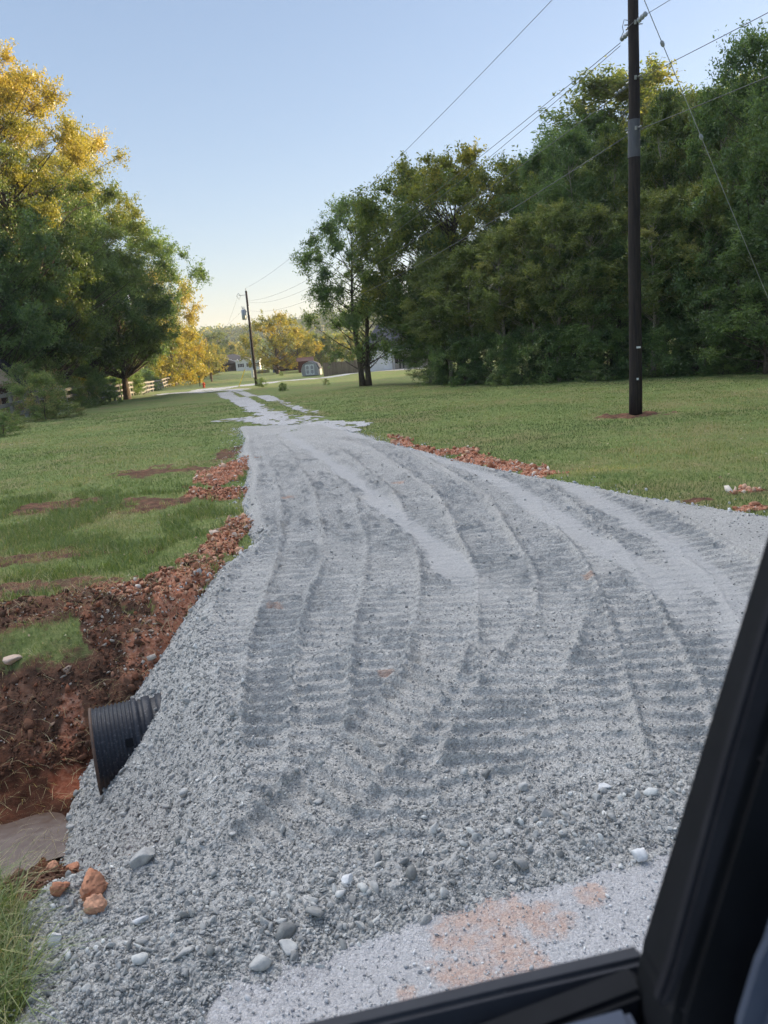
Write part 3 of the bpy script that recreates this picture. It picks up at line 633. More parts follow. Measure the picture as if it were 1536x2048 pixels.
# ---------------------------------------------------------------- grass
def blades(n, fx, fy, h, w, lean, tint, name, label, matl, zf=None):
    z = terrain(fx, fy) if zf is None else zf
    n = len(fx); a = rng.uniform(0, 2 * math.pi, n); hh = h * rng.uniform(.5, 1.25, n); ww = w * rng.uniform(.7, 1.3, n)
    ld = rng.uniform(0, 2 * math.pi, n); lm = lean * hh * rng.uniform(.2, 1.3, n)
    b0 = np.stack([fx, fy, z - .004], 1); side = np.stack([np.cos(a), np.sin(a), 0 * a], 1) * ww[:, None] / 2
    ldv = np.stack([np.cos(ld), np.sin(ld), 0 * ld], 1)
    mid_ = b0 + ldv * (lm * .35)[:, None] + np.array([0, 0, 1.]) * (hh * .6)[:, None]
    tip = b0 + ldv * lm[:, None] + np.array([0, 0, 1.]) * (hh * np.sqrt(np.clip(1 - .3 * (lm / hh) ** 2, .2, 1)))[:, None]
    V = np.stack([b0 - side, b0 + side, mid_ + side * .8, mid_ - side * .8, tip], 1).reshape(-1, 3)
    i = np.arange(n)[:, None] * 5; q = i + np.array([[0, 1, 2, 3]]); t = i + np.array([[3, 2, 4]])
    o = npmesh(name, V, [q, t], matl, None, {'tint': np.repeat(tint, 5)})
    return tag(o, label, kind='stuff')
M['grass'] = leafmat('grass_blades', [(0, (0.102, 0.156, 0.054)), (.45, (0.204, 0.282, 0.096)), (.75, (0.324, 0.348, 0.144)), (1, (0.552, 0.468, 0.276))], .3)
def lawn(n, a0, a1, r0, r1, h, w):
    r = np.exp(rng.uniform(math.log(r0), math.log(r1), n)); a = rng.uniform(a0, a1, n); x = r * np.sin(a); y = r * np.cos(a)
    tz, td, tcl, di = terrain(x, y, True); dz, d, _ = driveway(x, y, False); s, t = st(x, y)
    thin = td + (fbm(x * 3, y * 3, 3, 33) - .5) * .8
    k = (thin < .55) & (dz < tz + .01) & (t > 2.9) & (rng.random(len(x)) < .35 + fbm(x * 2.5, y * 2.5, 3, 55)) & (lane_cov(x, y) < .45); x, y, r = x[k], y[k], r[k]
    sc = np.clip(r / 9, .8, 3.2); tint = np.clip(.28 + 1.5 * (fbm(x * .35, y * .35, 4, 57) - .42) + rng.normal(0, .14, len(x)) + .3 * td[k], 0, 1)
    return x, y, h * np.clip(.8 + .7 * (fbm(x * .9, y * .9, 3, 59) - .3), .4, 1.6), w * sc, tint
gx, gy, gh, gw, gt = lawn(420000, -RAD(42), RAD(38), 5.5, 42, .060, .0055)
blades(0, gx, gy, gh * .8, gw, .7, gt, 'grass', 'short mown grass blades over the lawns on both sides', M['grass'])
# taller growth along the disturbed edge and around the ditch rim
x = rng.uniform(-8, -1.2, 120000); y = rng.uniform(6, 14, 120000); tz, td, tcl, di = terrain(x, y, True); dz, d, _ = driveway(x, y, False)
k = (dz < tz) & (td < .6) & (td + .5 * (fbm(x * 1.3, y * 1.3, 3, 71) - .5) > -.02) & (fbm(x * 1.1, y * 1.1, 3, 72) > .50) & (di < .15) & (rng.random(len(x)) < .6); x, y = x[k], y[k]
blades(0, x, y, np.full(len(x), .11), np.full(len(x), .0075), .9, np.clip(rng.normal(.4, .2, len(x)), 0, 1), 'grass', 'taller green grass tufts near the disturbed soil at left', M['grass'])
# rough verge at lower left
x = rng.uniform(-3.8, -.7, 140000); y = rng.uniform(1.2, 4.0, 140000); s, t = st(x, y); dz, d, _ = driveway(x, y, False); tz = terrain(x, y)
e = (s < -.45 - .1 * (fbm(t * 2, t * 2 + 9, 2, 4) - .5)) & (t < 2.80 - (s + .45) * 1.1 + .3 * (fbm(s * 3, s, 2, 6) - .5)) & (t > 1.15) & (dz < tz + .02); e &= rng.random(len(x)) < .25 + 1.1 * fbm(x * 4, y * 4, 2, 74); x, y = x[e], y[e]
x = x[:40000]; y = y[:40000]
blades(0, x, y, .16 * (.4 + 1.1 * fbm(x * 3, y * 3, 2, 75)), np.full(len(x), .0042), 1.6, np.clip(rng.normal(.52, .25, len(x)), 0, 1), 'grass', 'long tangled green and straw grass on the verge at lower left', M['grass'])
# straw and roots in the ditch soil
x = rng.uniform(-7, -1.5, 9000); y = rng.uniform(4.0, 10, 9000); tz, td, tcl, di = terrain(x, y, True); dz, d, _ = driveway(x, y, False); k = (td > .4) & (dz < tz); x, y = x[k], y[k]
blades(0, x, y, np.full(len(x), .10), np.full(len(x), .003), 3.0, np.full(len(x), .98), 'straw', 'dry straw and roots caught in the torn soil', M['grass'])

r_ = np.exp(rng.uniform(math.log(5), math.log(38), 9000)); a_ = rng.uniform(-RAD(42), RAD(38), 9000); x = r_ * np.sin(a_); y = r_ * np.cos(a_); dz, d, _ = driveway(x, y, False); tz, td, _, _ = terrain(x, y, True)
k = (dz < tz) & (td < .5) & (st(x, y)[1] > 3) & (rng.random(9000) < fbm(x * .4, y * .4, 3, 97)); x, y, tz = x[k], y[k], tz[k]; n_ = len(x)
c_ = np.stack([x, y, tz + rng.uniform(.02, .05, n_)], 1); a_ = rng.uniform(0, 6.28, n_); l_ = rng.uniform(.012, .026, n_)[:, None]; u_ = np.stack([np.cos(a_), np.sin(a_), rng.normal(0, .25, n_)], 1); w_ = np.stack([-np.sin(a_), np.cos(a_), rng.normal(0, .25, n_)], 1) * .6
M['dead_leaf'] = leafmat('fallen_leaves', [(0, (.16, .09, .05)), (.5, (.34, .24, .12)), (1, (.52, .46, .34))], .2)
tag(npmesh('fallen_leaves', np.stack([c_ - u_ * l_, c_ + w_ * l_, c_ + u_ * l_, c_ - w_ * l_], 1).reshape(-1, 3), np.arange(n_ * 4).reshape(-1, 4), M['dead_leaf'], None, {'tint': np.repeat(rng.random(n_), 4)}), 'small dry fallen leaves lying in the lawns', kind='stuff')
# ---------------------------------------------------------------- trees
def leaf_quads(C, size, r, up=.3):
    n = len(C); d = r.normal(size=(n, 3)); d[:, 2] -= .25; d /= np.linalg.norm(d, axis=1)[:, None]
    u = r.normal(size=(n, 3)); u[:, 2] += up; sd_ = np.cross(d, u); sd_ /= np.linalg.norm(sd_, axis=1)[:, None] + 1e-9
    L_ = (size * r.uniform(.6, 1.3, n))[:, None]; w = L_ * r.uniform(.30, .5, n)[:, None]
    return np.stack([C - d * L_ * .5, C + sd_ * w * .5, C + d * L_ * .5, C - sd_ * w * .5], 1).reshape(-1, 3), np.arange(n * 4).reshape(-1, 4)
def bez(a, b, c, n):
    t = np.linspace(0, 1, n)[:, None]; return (1 - t) ** 2 * a + 2 * t * (1 - t) * b + t * t * c
def make_tree(name, h, r, nleaf, size, matl, seed, base=.25, shape='oak', trunk=.2, ncl=60, spread=.5, tint=(.45, .2), twin=False, bark='bark', lean=0., topgold=0, multi=1, lobe=1., flowers=0, squash=1.):
    R_ = np.random.default_rng(seed); root = empty(name)
    def rad(t):                                  # crown radius along its height 0..1
        if shape == 'oak': return np.sqrt(np.clip(1 - ((t - .42) / .60) ** 2, 0, 1))
        if shape == 'round': return np.sqrt(np.clip(1 - (np.abs(t - .52) / .55) ** 2.4, 0, 1))
        if shape == 'cone': return np.clip(1.02 - t, 0, 1) ** .7 * np.clip(t * 5 + .3, 0, 1)
        if shape == 'tall': return np.clip(np.sin(np.clip(t * .88 + .12, 0, 1) * math.pi) ** .55, 0, 1)
        if shape == 'vase': return .35 + .65 * np.sin(np.clip(t, 0, 1) * math.pi * .62) if np.isscalar(t) else (.35 + .65 * np.sin(t * math.pi * .62)) * np.sqrt(np.clip(1 - t ** 6, 0, 1))
        return np.sqrt(np.clip(1 - t ** 2, 0, 1))
    cen = []; ang0 = R_.random(7) * 6.28
    while len(cen) < ncl:
        t = R_.random(); a = R_.random() * 2 * math.pi
        lob = 1 + lobe * .22 * math.sin(a * 2 + ang0[0]) + lobe * .16 * math.sin(a * 3 + ang0[1] + t * 6) + lobe * .14 * math.sin(t * 14 + a * 2 + ang0[2])
        rr = float(rad(t)) * r * lob; q = math.sqrt(R_.random()) ** .75
        if rr < .05: continue
        cen.append((rr * q * math.cos(a), rr * q * math.sin(a) * squash, h * (base + (1 - base) * t), t, q))
    cen = np.array(cen); tr = MB()
    # trunk(s)
    ntr = 2 if twin else multi
    axes = []
    for k in range(ntr):
        a = k * 2.4 + ang0[3]; off = .25 * (ntr > 1); pts = []
        top = h * (.86 if shape != 'dome' else .5)
        for i in range(9):
            t = i / 8; pts.append((off * math.cos(a) * (1 + t * 1.2 * (ntr > 1)) + .03 * h * math.sin(t * 5 + a) * t + lean * t * h, off * math.sin(a) * (1 + t * 1.2 * (ntr > 1)) + .03 * h * math.cos(t * 4 + a) * t - .03 * h * t * math.cos(a), top * t - .15 * (i == 0)))
        rads = [trunk * (1.35 if i == 0 else 1) * (1 - .88 * (i / 8)) / (1.3 if ntr > 1 else 1) for i in range(9)]
        tr.tube(pts, rads, 9); axes.append(np.array(pts))
    Ls = []; Ts = []
    cl_n = np.maximum((nleaf * R_.dirichlet(np.full(ncl, 3.0))).astype(int), 8)
    for k, (cx, cy, cz, t, q) in enumerate(cen):
        ax = axes[R_.integers(0, len(axes))]; cz0 = max(cz - (.25 + .5 * q) * (r if shape != 'dome' else .4 * r) * R_.uniform(.5, 1.2), h * base * .55)
        cz0 = min(cz0, ax[-1, 2] * .97)
        o = np.array([np.interp(cz0, ax[:, 2], ax[:, i]) for i in range(3)]); c = np.array([cx + lean * cz, cy, cz]); mdl = (o + c) / 2 + np.array([0, 0, -.12 * (c[2] - o[2])]) + R_.normal(0, .1, 3)
        b0 = trunk * .24 * (1 - .6 * cz0 / h); tr.tube(bez(o, mdl, c, 6), [b0, b0 * .8, b0 * .6, b0 * .42, b0 * .28, .01], 5, False)
        # twigs, each with leaves strung along it
        n = cl_n[k]; ntw = max(4, n // 34); sg = spread * (.75 + .5 * R_.random())
        tdir = R_.normal(size=(ntw, 3)); tdir[:, 2] = tdir[:, 2] * .9 + .2; tdir /= np.linalg.norm(tdir, axis=1)[:, None]; tl = sg * R_.uniform(.6, 1.9, ntw)
        for j in range(0, ntw, 3): tr.tube([c, c + tdir[j] * tl[j]], [.008 + b0 * .08, .004], 3, False)
        ti = R_.integers(0, ntw, n); al = R_.random(n) ** .7
        p = c + tdir[ti] * (tl[ti] * al)[:, None] + R_.normal(0, .16 * sg, (n, 3))
        Ls.append(p); tb = tint[0] + R_.normal(0, tint[1] * .8) + topgold * max(0, (cz / h - .46)) * 2  # golder with height: autumn tint plus sunlight painted into the crown tops
        Ts.append(np.clip(tb + R_.normal(0, tint[1] * .5, n), 0, 1))
    P = np.concatenate(Ls); T = np.concatenate(Ts); P[:, 2] = np.maximum(P[:, 2], .05)
    V, Fq = leaf_quads(P, size, R_)
    npmesh('crown' if shape != 'dome' else 'foliage', V, Fq, M[matl], root, {'tint': np.repeat(T, 4)})
    tr.build('trunk' if shape != 'dome' else 'stem', M[bark], root, True)
    if flowers:
        nf_ = flowers; a = R_.random(nf_) * 6.28; zz_ = R_.uniform(.1, .75, nf_); q = r * R_.uniform(.7, 1.15, nf_)
        Pf = np.stack([np.cos(a) * q, np.sin(a) * q * squash, zz_ * h], 1) + R_.normal(0, .06, (nf_, 3)); V, Fq = leaf_quads(Pf, .035, R_)
        V[2::4] += 0; npmesh('blossom', V, Fq, M['petal'], root, {'tint': np.full(len(V), .5)})
    return root
def put(t, x, y, label, cat, group=None, rz=0., sc=1.):
    t.location = (x, y, gz(x, y) - .03); t.rotation_euler = (0, 0, rz); t.scale = (sc, sc, sc) if not hasattr(sc, '__len__') else sc
    return tag(t, label, cat, group)
# --- big trees at left
def lt(u, y, v, *a, **k):
    x = at(u, y); h = hgt(x, y, v); t = make_tree(k.pop('name', 'broadleaf_tree'), h, *a, **k); return t, x, y
LG = 'tall trees behind the rail fence'
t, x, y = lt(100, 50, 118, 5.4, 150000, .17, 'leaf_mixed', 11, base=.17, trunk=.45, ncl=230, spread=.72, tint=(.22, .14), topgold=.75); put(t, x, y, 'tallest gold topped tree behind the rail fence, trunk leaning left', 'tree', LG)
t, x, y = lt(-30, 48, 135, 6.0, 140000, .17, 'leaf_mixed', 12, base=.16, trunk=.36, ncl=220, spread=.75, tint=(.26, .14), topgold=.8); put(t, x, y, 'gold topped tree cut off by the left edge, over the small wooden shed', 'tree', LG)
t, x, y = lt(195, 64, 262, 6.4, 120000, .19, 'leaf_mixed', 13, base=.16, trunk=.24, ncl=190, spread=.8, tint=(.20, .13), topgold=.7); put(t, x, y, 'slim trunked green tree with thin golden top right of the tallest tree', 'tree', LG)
t, x, y = lt(255, 68, 440, 7.2, 130000, .20, 'leaf_dark', 14, base=.22, trunk=.28, ncl=190, spread=.85, tint=(.36, .2), shape='round'); put(t, x, y, 'broad dark green tree spreading rightmost over the rail fence', 'tree', LG)
t, x, y = lt(140, 56, 400, 6.5, 110000, .17, 'leaf_dark', 15, base=.24, trunk=.25, ncl=170, spread=.75, tint=(.36, .2), shape='round'); put(t, x, y, 'dark green tree filling the middle of the left group', 'tree', LG)
t, x, y = lt(15, 44, 440, 4.8, 80000, .16, 'leaf_dark', 16, base=.30, trunk=.2, ncl=130, spread=.65, tint=(.38, .2), shape='round'); put(t, x, y, 'dark green lower tree at the left edge in front of the gold topped tree', 'tree', LG)
# --- golden trees further back on the left
gold = make_tree('golden_tree', 10., 4.4, 34000, .22, 'leaf_gold', 21, base=.06, trunk=.2, ncl=70, spread=.75, tint=(.5, .2))
GG = 'sunlit golden trees beyond the left group'
def gput(k, u, y, v, label, rz, first=False):
    x = at(u, y); s_ = hgt(x, y, v) / 10.
    if first: return put(gold, x, y, label, 'tree', GG, rz, s_)
    return copy_thing(gold, (x, y, gz(x, y)), rz, (s_, s_, s_), label, GG)
gput(0, 350, 125, 552, 'bright yellow tree showing past the right side of the dark left trees', 0, True)
gput(1, 372, 150, 640, 'small yellow bush tree at the far end of the rail fence', 1.)
gput(2, 90, 66, 640, 'golden foliage seen under the dark crowns behind the leaning trunk', 2.)
gput(3, 225, 88, 655, 'golden foliage seen between the slim trunk and the fence', 3.)
gput(4, 300, 120, 600, 'yellow green tree hidden behind the rightmost dark tree', 4.)
gput(5, 20, 60, 640, 'yellow green foliage behind the small wooden shed', 5.)
# --- lone double-trunk tree
x, y = GT(733, 770); h = hgt(x, y, 408)
t = make_tree('young_oak', h, 3.7, 46000, .15, 'leaf_dark', 31, base=.17, shape='oak', trunk=.24, ncl=80, spread=.55, tint=(.35, .22), twin=True)
put(t, x, y, 'airy dark tree with double trunk standing alone in the lawn', 'tree')
# --- round tree and the woodland edge
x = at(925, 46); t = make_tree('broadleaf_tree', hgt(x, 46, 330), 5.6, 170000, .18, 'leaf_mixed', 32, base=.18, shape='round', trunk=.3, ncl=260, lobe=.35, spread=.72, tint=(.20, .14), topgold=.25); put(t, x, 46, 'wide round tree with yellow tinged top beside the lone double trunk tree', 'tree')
WG = 'trees along the woodland edge'
sap = [make_tree('woodland_tree', 12., 2.5, 44000, .14, 'leaf_dark', 41, base=.10, shape='tall', trunk=.13, ncl=85, spread=.52, tint=(.40, .2), bark='bark_pale'),
       make_tree('woodland_tree', 12., 2.7, 42000, .14, 'leaf_olive', 42, base=.38, shape='tall', trunk=.17, ncl=80, spread=.5, tint=(.42, .2), bark='bark_pale'),
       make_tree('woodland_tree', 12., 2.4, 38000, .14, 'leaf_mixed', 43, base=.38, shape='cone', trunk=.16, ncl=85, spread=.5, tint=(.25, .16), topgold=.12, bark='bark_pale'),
       make_tree('woodland_tree', 12., 3.2, 50000, .145, 'leaf_dark', 44, base=.14, shape='oak', trunk=.2, ncl=90, spread=.6, tint=(.33, .2))]
used = [False] * 4
# (kind, column, distance, top row, label)
WOOD = [(0, 1150, 37, 262, 'dark bushy treetop left of the near utility pole, highest of its stretch'), (0, 1108, 38, 285, 'slender dark tree rising just right of the wide round tree'), (2, 1225, 36, 245, 'pointed green tree directly left of the near utility pole'),
        (0, 1262, 38, 300, 'dark tree directly behind the near utility pole'), (2, 1330, 37, 182, 'tree with the pale yellow top right of the near utility pole'), (1, 1400, 36, 205, 'olive tree whose top shows between yellow top and tall right tree'),
        (3, 1500, 31, 82, 'tallest dark tree of the woodland at the right edge'), (0, 1560, 30, 110, 'tall dark tree cut off by the right edge of the photo'), (0, 1455, 34, 190, 'dark tree just left of the tallest woodland tree'),
        (1, 880, 41, 520, 'short olive tree at the left end of the woodland'), (1, 905, 39, 545, 'low olive tree with thin pale trunk near the woodland end'), (1, 955, 38, 500, 'olive brown tree with one visible pale trunk under the round tree'), (1, 1010, 37, 470, 'olive tree in the front row below the round crown right side'),
        (1, 1065, 36, 440, 'brownish olive tree in the front row left of the pole stretch'), (1, 1120, 35, 415, 'yellow olive tree second in the front row left of the near pole'), (1, 1185, 34, 425, 'broad olive tree in the front row nearest left of the pole'), (3, 1240, 34, 480, 'dark green low tree behind the lower half of the pole'),
        (1, 1305, 33, 390, 'olive front row tree immediately right of the pole'), (2, 1360, 33, 400, 'front row tree with thin crooked pale trunk right of the pole'), (1, 1410, 32, 380, 'brown olive front row tree with straight pale stem at right'), (0, 1470, 31, 420, 'dark front row tree below the tallest right tree'),
        (3, 1535, 29, 420, 'low dark tree at the right edge above the lawn corner'), (0, 880, 44, 470, 'dark tree behind the olive end of the woodland'), (0, 1020, 44, 400, 'dark tree in the shade behind the round crown'),
        (2, 1100, 42, 330, 'thin tree in the back row left of the pole'), (1, 1180, 43, 340, 'olive tree in the back row near the pole'), (2, 1290, 42, 270, 'green pointed tree in the back row beside the pole'), (1, 1365, 42, 250, 'back row olive tree catching light right of the pole'), (0, 1440, 40, 240, 'back row dark tree toward the right edge'), (2, 1250, 47, 300, 'farthest back tree seen in gaps by the pole'),
        (0, 862, 43, 580, 'small dark tree touching the white house at the woodland corner')]
for i, (k, u, y, v, lab) in enumerate(WOOD):
    x = at(u, y); h = hgt(x, y, v); s_ = h / 12.; sxy = max(s_, .85) * .84
    if not used[k]: used[k] = True; put(sap[k], x, y, lab, 'tree', WG, i * 1.3, (sxy, sxy, s_))
    else: copy_thing(sap[k], (x, y, gz(x, y) - .03), i * 1.3 + .4, (sxy, sxy, s_), lab, WG)
# woodland going on to the right of the picture (it shades the drive)
OFF = 'trees of the wood outside the picture'
for i in range(44):
    x = 19.5 + rng.uniform(0, 13) + .0; y = 27.5 - i * 1.45 + rng.uniform(-1, 1); x += max(0, (24 - y)) * .05 + max(0, y - 18) * .25
    k = i % 4; s_ = rng.uniform(.95, 1.3); copy_thing(sap[k], (x, y, gz(x, y)), i * 2.1, (s_ * 1.25, s_ * 1.25, s_), 'tree of the same wood, out of the picture to the right', OFF)
for i in range(14):
    x = 16 + i * 1.9; y = 40 + rng.uniform(-3, 6) + i * .1; k = [0, 3, 1, 3][i % 4]; s_ = rng.uniform(.9, 1.15)
    copy_thing(sap[k], (x, y, gz(x, y)), i * 1.7, (s_ * 1.2, s_ * 1.2, s_), 'tree deep in the wood behind its front row', OFF)
for i in range(30):
    x = 27 + (i % 10) * 4.2 + rng.uniform(-1, 1); y = 30 + (i // 10) * 8 + rng.uniform(-3, 3) + (i % 10) * .9; s_ = rng.uniform(.95, 1.2)
    copy_thing(sap[i % 4], (x, y, gz(x, y)), i * 1.3, (s_ * 1.35, s_ * 1.35, s_), 'tree deep in the wood behind its front row', OFF)
for i in range(34):
    x = 15 + (i % 17) * 2.4 + rng.uniform(-1, 1); y = 52 + (i % 17) * .9 + (i // 17) * 17 + rng.uniform(-4, 4); s_ = rng.uniform(1.2, 1.45)
    copy_thing(sap[i % 4], (x, y, gz(x, y)), i * 1.9, (s_ * 1.6, s_ * 1.6, s_), 'tree deep in the wood behind its front row', OFF)
# --- understory shrubs
sh = [make_tree('shrub', 2.6, 1.7, 15000, .10, 'leaf_dark', 51, base=.02, shape='dome', trunk=.06, ncl=50, spread=.36, tint=(.45, .2)),
      make_tree('shrub', 2.4, 1.6, 13000, .09, 'leaf_dark', 52, base=.02, shape='dome', trunk=.06, ncl=46, spread=.33, tint=(.6, .2), flowers=260),
      make_tree('weed_clump', 2.2, 1.3, 12000, .075, 'leaf_weed', 53, base=.02, shape='dome', trunk=.03, ncl=40, spread=.30, tint=(.45, .25), flowers=120)]
su = [False] * 3
def shrub(k, u, y, hh, label, group, wide=1.):
    x = at(u, y); s_ = hh * (.78 if group == UG else 1) / (2.6, 2.4, 2.2)[k]; sc = (s_ * wide, s_ * wide, s_)
    if not su[k]: su[k] = True; put(sh[k], x, y, label, 'shrub' if k < 2 else 'weeds', group, u * .1, sc)
    else: copy_thing(sh[k], (x, y, gz(x, y) - .03), u * .37, sc, label, group)
UG = 'undergrowth along the foot of the wood'
for k, u, y, hh, lab, w in [(1, 868, 39.5, 1.1, 'low shrub with pale specks at the left end of the undergrowth', 1.5), (0, 897, 39.5, 3.2, 'dark shrub at the woodland end beside the white house', 1.), (0, 930, 38, 3.2, 'dark undergrowth shrub second from the woodland end', 1.), (0, 985, 37, 3.0, 'dark undergrowth shrub below the round tree', 1.), (1, 1015, 35.2, 1.2, 'low flowering weeds at the lawn edge below the round tree', 1.6),
                            (0, 1045, 36, 3.2, 'dark shrub midway between round tree and pole', 1.), (0, 1100, 35, 3.3, 'dark undergrowth shrub third left of the pole', 1.), (0, 1155, 34.5, 3.0, 'dark undergrowth shrub second left of the pole', 1.1), (1, 1190, 32.6, 1.1, 'low white flowering clump just left of the pole foot', 1.4), (0, 1215, 34, 3.0, 'dark shrub immediately left of the pole', 1.), (0, 1275, 33.5, 3.1, 'dark shrub directly behind the pole', 1.),
                            (0, 1335, 32.5, 2.9, 'dark shrub first right of the pole', 1.1), (0, 1395, 32, 3.1, 'dark shrub second right of the pole', 1.1), (1, 1445, 30.6, .9, 'low clump with white blossoms at right lawn edge', 1.4), (0, 1455, 31.5, 3.0, 'dark shrub third right of the pole', 1.1), (1, 1515, 30.3, 2.2, 'paler leafy shrub at the right edge of the photo', 1.2), (0, 1560, 30, 3.4, 'dark shrub cut off by the right edge', 1.2)]:
    shrub(k, u, y, hh, lab, UG, w)
for i in range(16):
    x = 17.0 + rng.uniform(0, 4) + max(0, 12 - i) * .2; y = 27 - i * 2.6
    copy_thing(sh[0], (x + 1.5, y, gz(x, y)), i, (1.3, 1.3, 1.3), 'undergrowth of the wood outside the picture', OFF)
for i in range(34):
    x = 20 + i * .95 + rng.uniform(-1, 1); y = 36 + rng.uniform(-4, 8) + i * .25; s_ = rng.uniform(1.2, 1.9)
    copy_thing(sh[0], (x, y, gz(x, y)), i * .9, (s_ * 1.2, s_ * 1.2, s_), 'undergrowth deep in the wood', OFF)
FGp = 'weeds growing through the rail fence'
for k, u, y, hh, lab, w in [(2, 18, 31.5, .75, 'low weeds in front of the fence at the left edge', 2.2), (2, 92, 36.5, 2.1, 'tall pale green weeds hiding the fence gap beside the small shed', 1.1), (2, 70, 40, 2.6, 'tallest weeds right of the small wooden shed', 1.), (2, 120, 37.5, .8, 'low leafy weeds in front of the fence under the leaning trunk', 2.4), (1, 165, 47, .8, 'low white flowering weeds at the lawn edge', 1.6),
                            (2, 120, 52, 2.4, 'tall weeds behind the fence under the leaning trunk', 1.3), (0, 205, 55, 2.0, 'round dark shrub against the fence below the slim trunk', 1.1), (2, 180, 51.5, 1.7, 'reddish green weeds beside the round dark shrub', 1.2), (1, 8, 28, .8, 'white aster clump at the left edge of the lawn', 1.3),
                            (0, 308, 103, 1.2, 'small shrub on the fence line past its bend', 1.), (0, 322, 122, 2.6, 'dark shrub behind the far fence', 1.5), (0, 250, 78, 3.0, 'dark shrub behind the middle of the fence', 1.6), (0, 355, 146, 2.2, 'dark shrub at the far end of the fence', 1.8), (0, 165, 60, 3., 'dark shrub behind the fence between the trunks', 1.6), (2, 78, 46, 3.2, 'weedy bush between the small shed and the leaning trunk', 1.2), (0, 285, 107, 3.0, 'dark shrub under the rightmost dark tree', 2.)]:
    shrub(k, u, y, hh, lab, FGp, w)
# --- lawn plants in the distance
LP = 'small plants in the far lawn'
for k, u, v, hh, lab in [(0, 524, 774, .8, 'small round bush right beside the foot of the far pole'), (0, 566, 781, .5, 'tiny bush in the lawn between far pole and shed'), (2, 652, 771, .5, 'tiny sapling bush in front of the wooden privacy fence'), (0, 563, 752, .6, 'tiny bush left of the barn shaped shed')]:
    x, y = GT(u, v); s_ = hh / 2.4; copy_thing(sh[k], (x, y, gz(x, y)), u, (s_ * 1.1, s_ * 1.1, s_), lab, LP)
# --- distant trees
dist = make_tree('distant_tree', 11., 6.5, 22000, .34, 'leaf_gold', 61, base=.12, trunk=.35, ncl=95, spread=1.0, tint=(.40, .2))
distg = make_tree('distant_tree', 11., 5.5, 16000, .36, 'leaf_mixed', 62, base=.08, trunk=.3, ncl=80, spread=1.0, tint=(.38, .2))
DG = 'far trees behind the houses'
dl = [(0, 556, 150, 634, 'broad round golden tree behind the far utility pole'), (0, 600, 158, 662, 'golden tree right of the broad round tree, behind the barn shed'), (1, 505, 262, 672, 'green gold tree behind the left side of the broad round tree'), (1, 440, 255, 668, 'green tree over the roof of the grey house'), (0, 425, 190, 693, 'bright gold tree left of the grey house'), (0, 470, 290, 686, 'gold tree behind the white cottage roof'),
      (0, 412, 175, 715, 'low golden bush tree at the pale post'), (1, 640, 165, 668, 'green gold tree behind the airy lone tree'), (0, 632, 180, 684, 'paler gold tree just left of the airy lone tree'), (1, 670, 170, 672, 'tree behind the wooden privacy fence, left'), (1, 705, 165, 668, 'tree behind the wooden privacy fence, right'), (1, 745, 160, 665, 'tree behind the white garage'), (0, 390, 210, 700, 'golden tree at the end of the far lawn'), (1, 800, 150, 640, 'tree behind the grey roof of the white house'),
      (1, 860, 150, 640, 'tree behind the wood past the white house'), (0, 350, 160, 650, 'golden tree seen through the left group, right'), (0, 280, 150, 650, 'golden tree seen through the left group, middle'), (0, 200, 130, 650, 'golden tree seen through the left group, left'), (0, 110, 120, 640, 'golden tree seen beside the leaning trunk'), (0, 20, 110, 650, 'golden tree seen at the far left edge')]
ud = [False, False]
for i, (k, u, y, v, lab) in enumerate(dl):
    x = at(u, y); s_ = hgt(x, y, v) / 11.; src = (dist, distg)[k]
    if not ud[k]: ud[k] = True; put(src, x, y, lab, 'tree', DG, i, (s_, s_, s_))
    else: copy_thing(src, (x, y, gz(x, y)), i * 1.9, (max(s_, .6), max(s_, .6), s_), lab, DG)
# --- wooded hills
def hills():
    xs = np.linspace(-900, 700, 160); ys = np.linspace(330, 1100, 90); gx_, gy_ = np.meshgrid(xs, ys, indexing='ij'); x = gx_.ravel(); y = gy_.ravel()
    def hz(x, y):
        sil = np.interp(x / y, [-.6, -.33, -.27, -.2, -.12, -.08, 0, .3], [.075, .068, .060, .058, .066, .072, .078, .078])
        return fall(y) - 4 + (sil * 455 * np.exp(-((y - 700) / 190) ** 2)) + (fbm(x * .01, y * .01, 4, 88) - .5) * 7
    h = hz(x, y)
    tag(npmesh('hills', np.stack([x, y, h], 1), gridfaces(160, 90), simple('wooded_hill_floor', (.05, .065, .03), (.03, .045, .02), .2, .95, 0), None, None, True), 'low wooded ridge on the horizon', kind='structure')
    n = 2600; a = rng.uniform(-.62, .25, n); y = rng.uniform(340, 730, n); x = a * y; z = hz(x, y); P = []; T = []
    for i in range(n):
        m_ = 46; r_ = rng.uniform(4, 7.5); d = rng.normal(size=(m_, 3)); d /= np.linalg.norm(d, axis=1)[:, None]; d *= rng.uniform(.5, 1, (m_, 1))
        P.append(np.array([x[i], y[i], z[i] + r_ * .8]) + d * np.array([r_, r_, r_ * 1.1])); T.append(np.clip(rng.normal(.35, .2) + rng.normal(0, .1, m_), 0, 1))
    P = np.concatenate(P); T = np.concatenate(T); V, Fq = leaf_quads(P, 3.0, rng)
    tag(npmesh('far_woods', V, Fq, M['leaf_mixed'], None, {'tint': np.repeat(T, 4)}), 'continuous far woods covering the horizon ridge', kind='stuff')
hills()

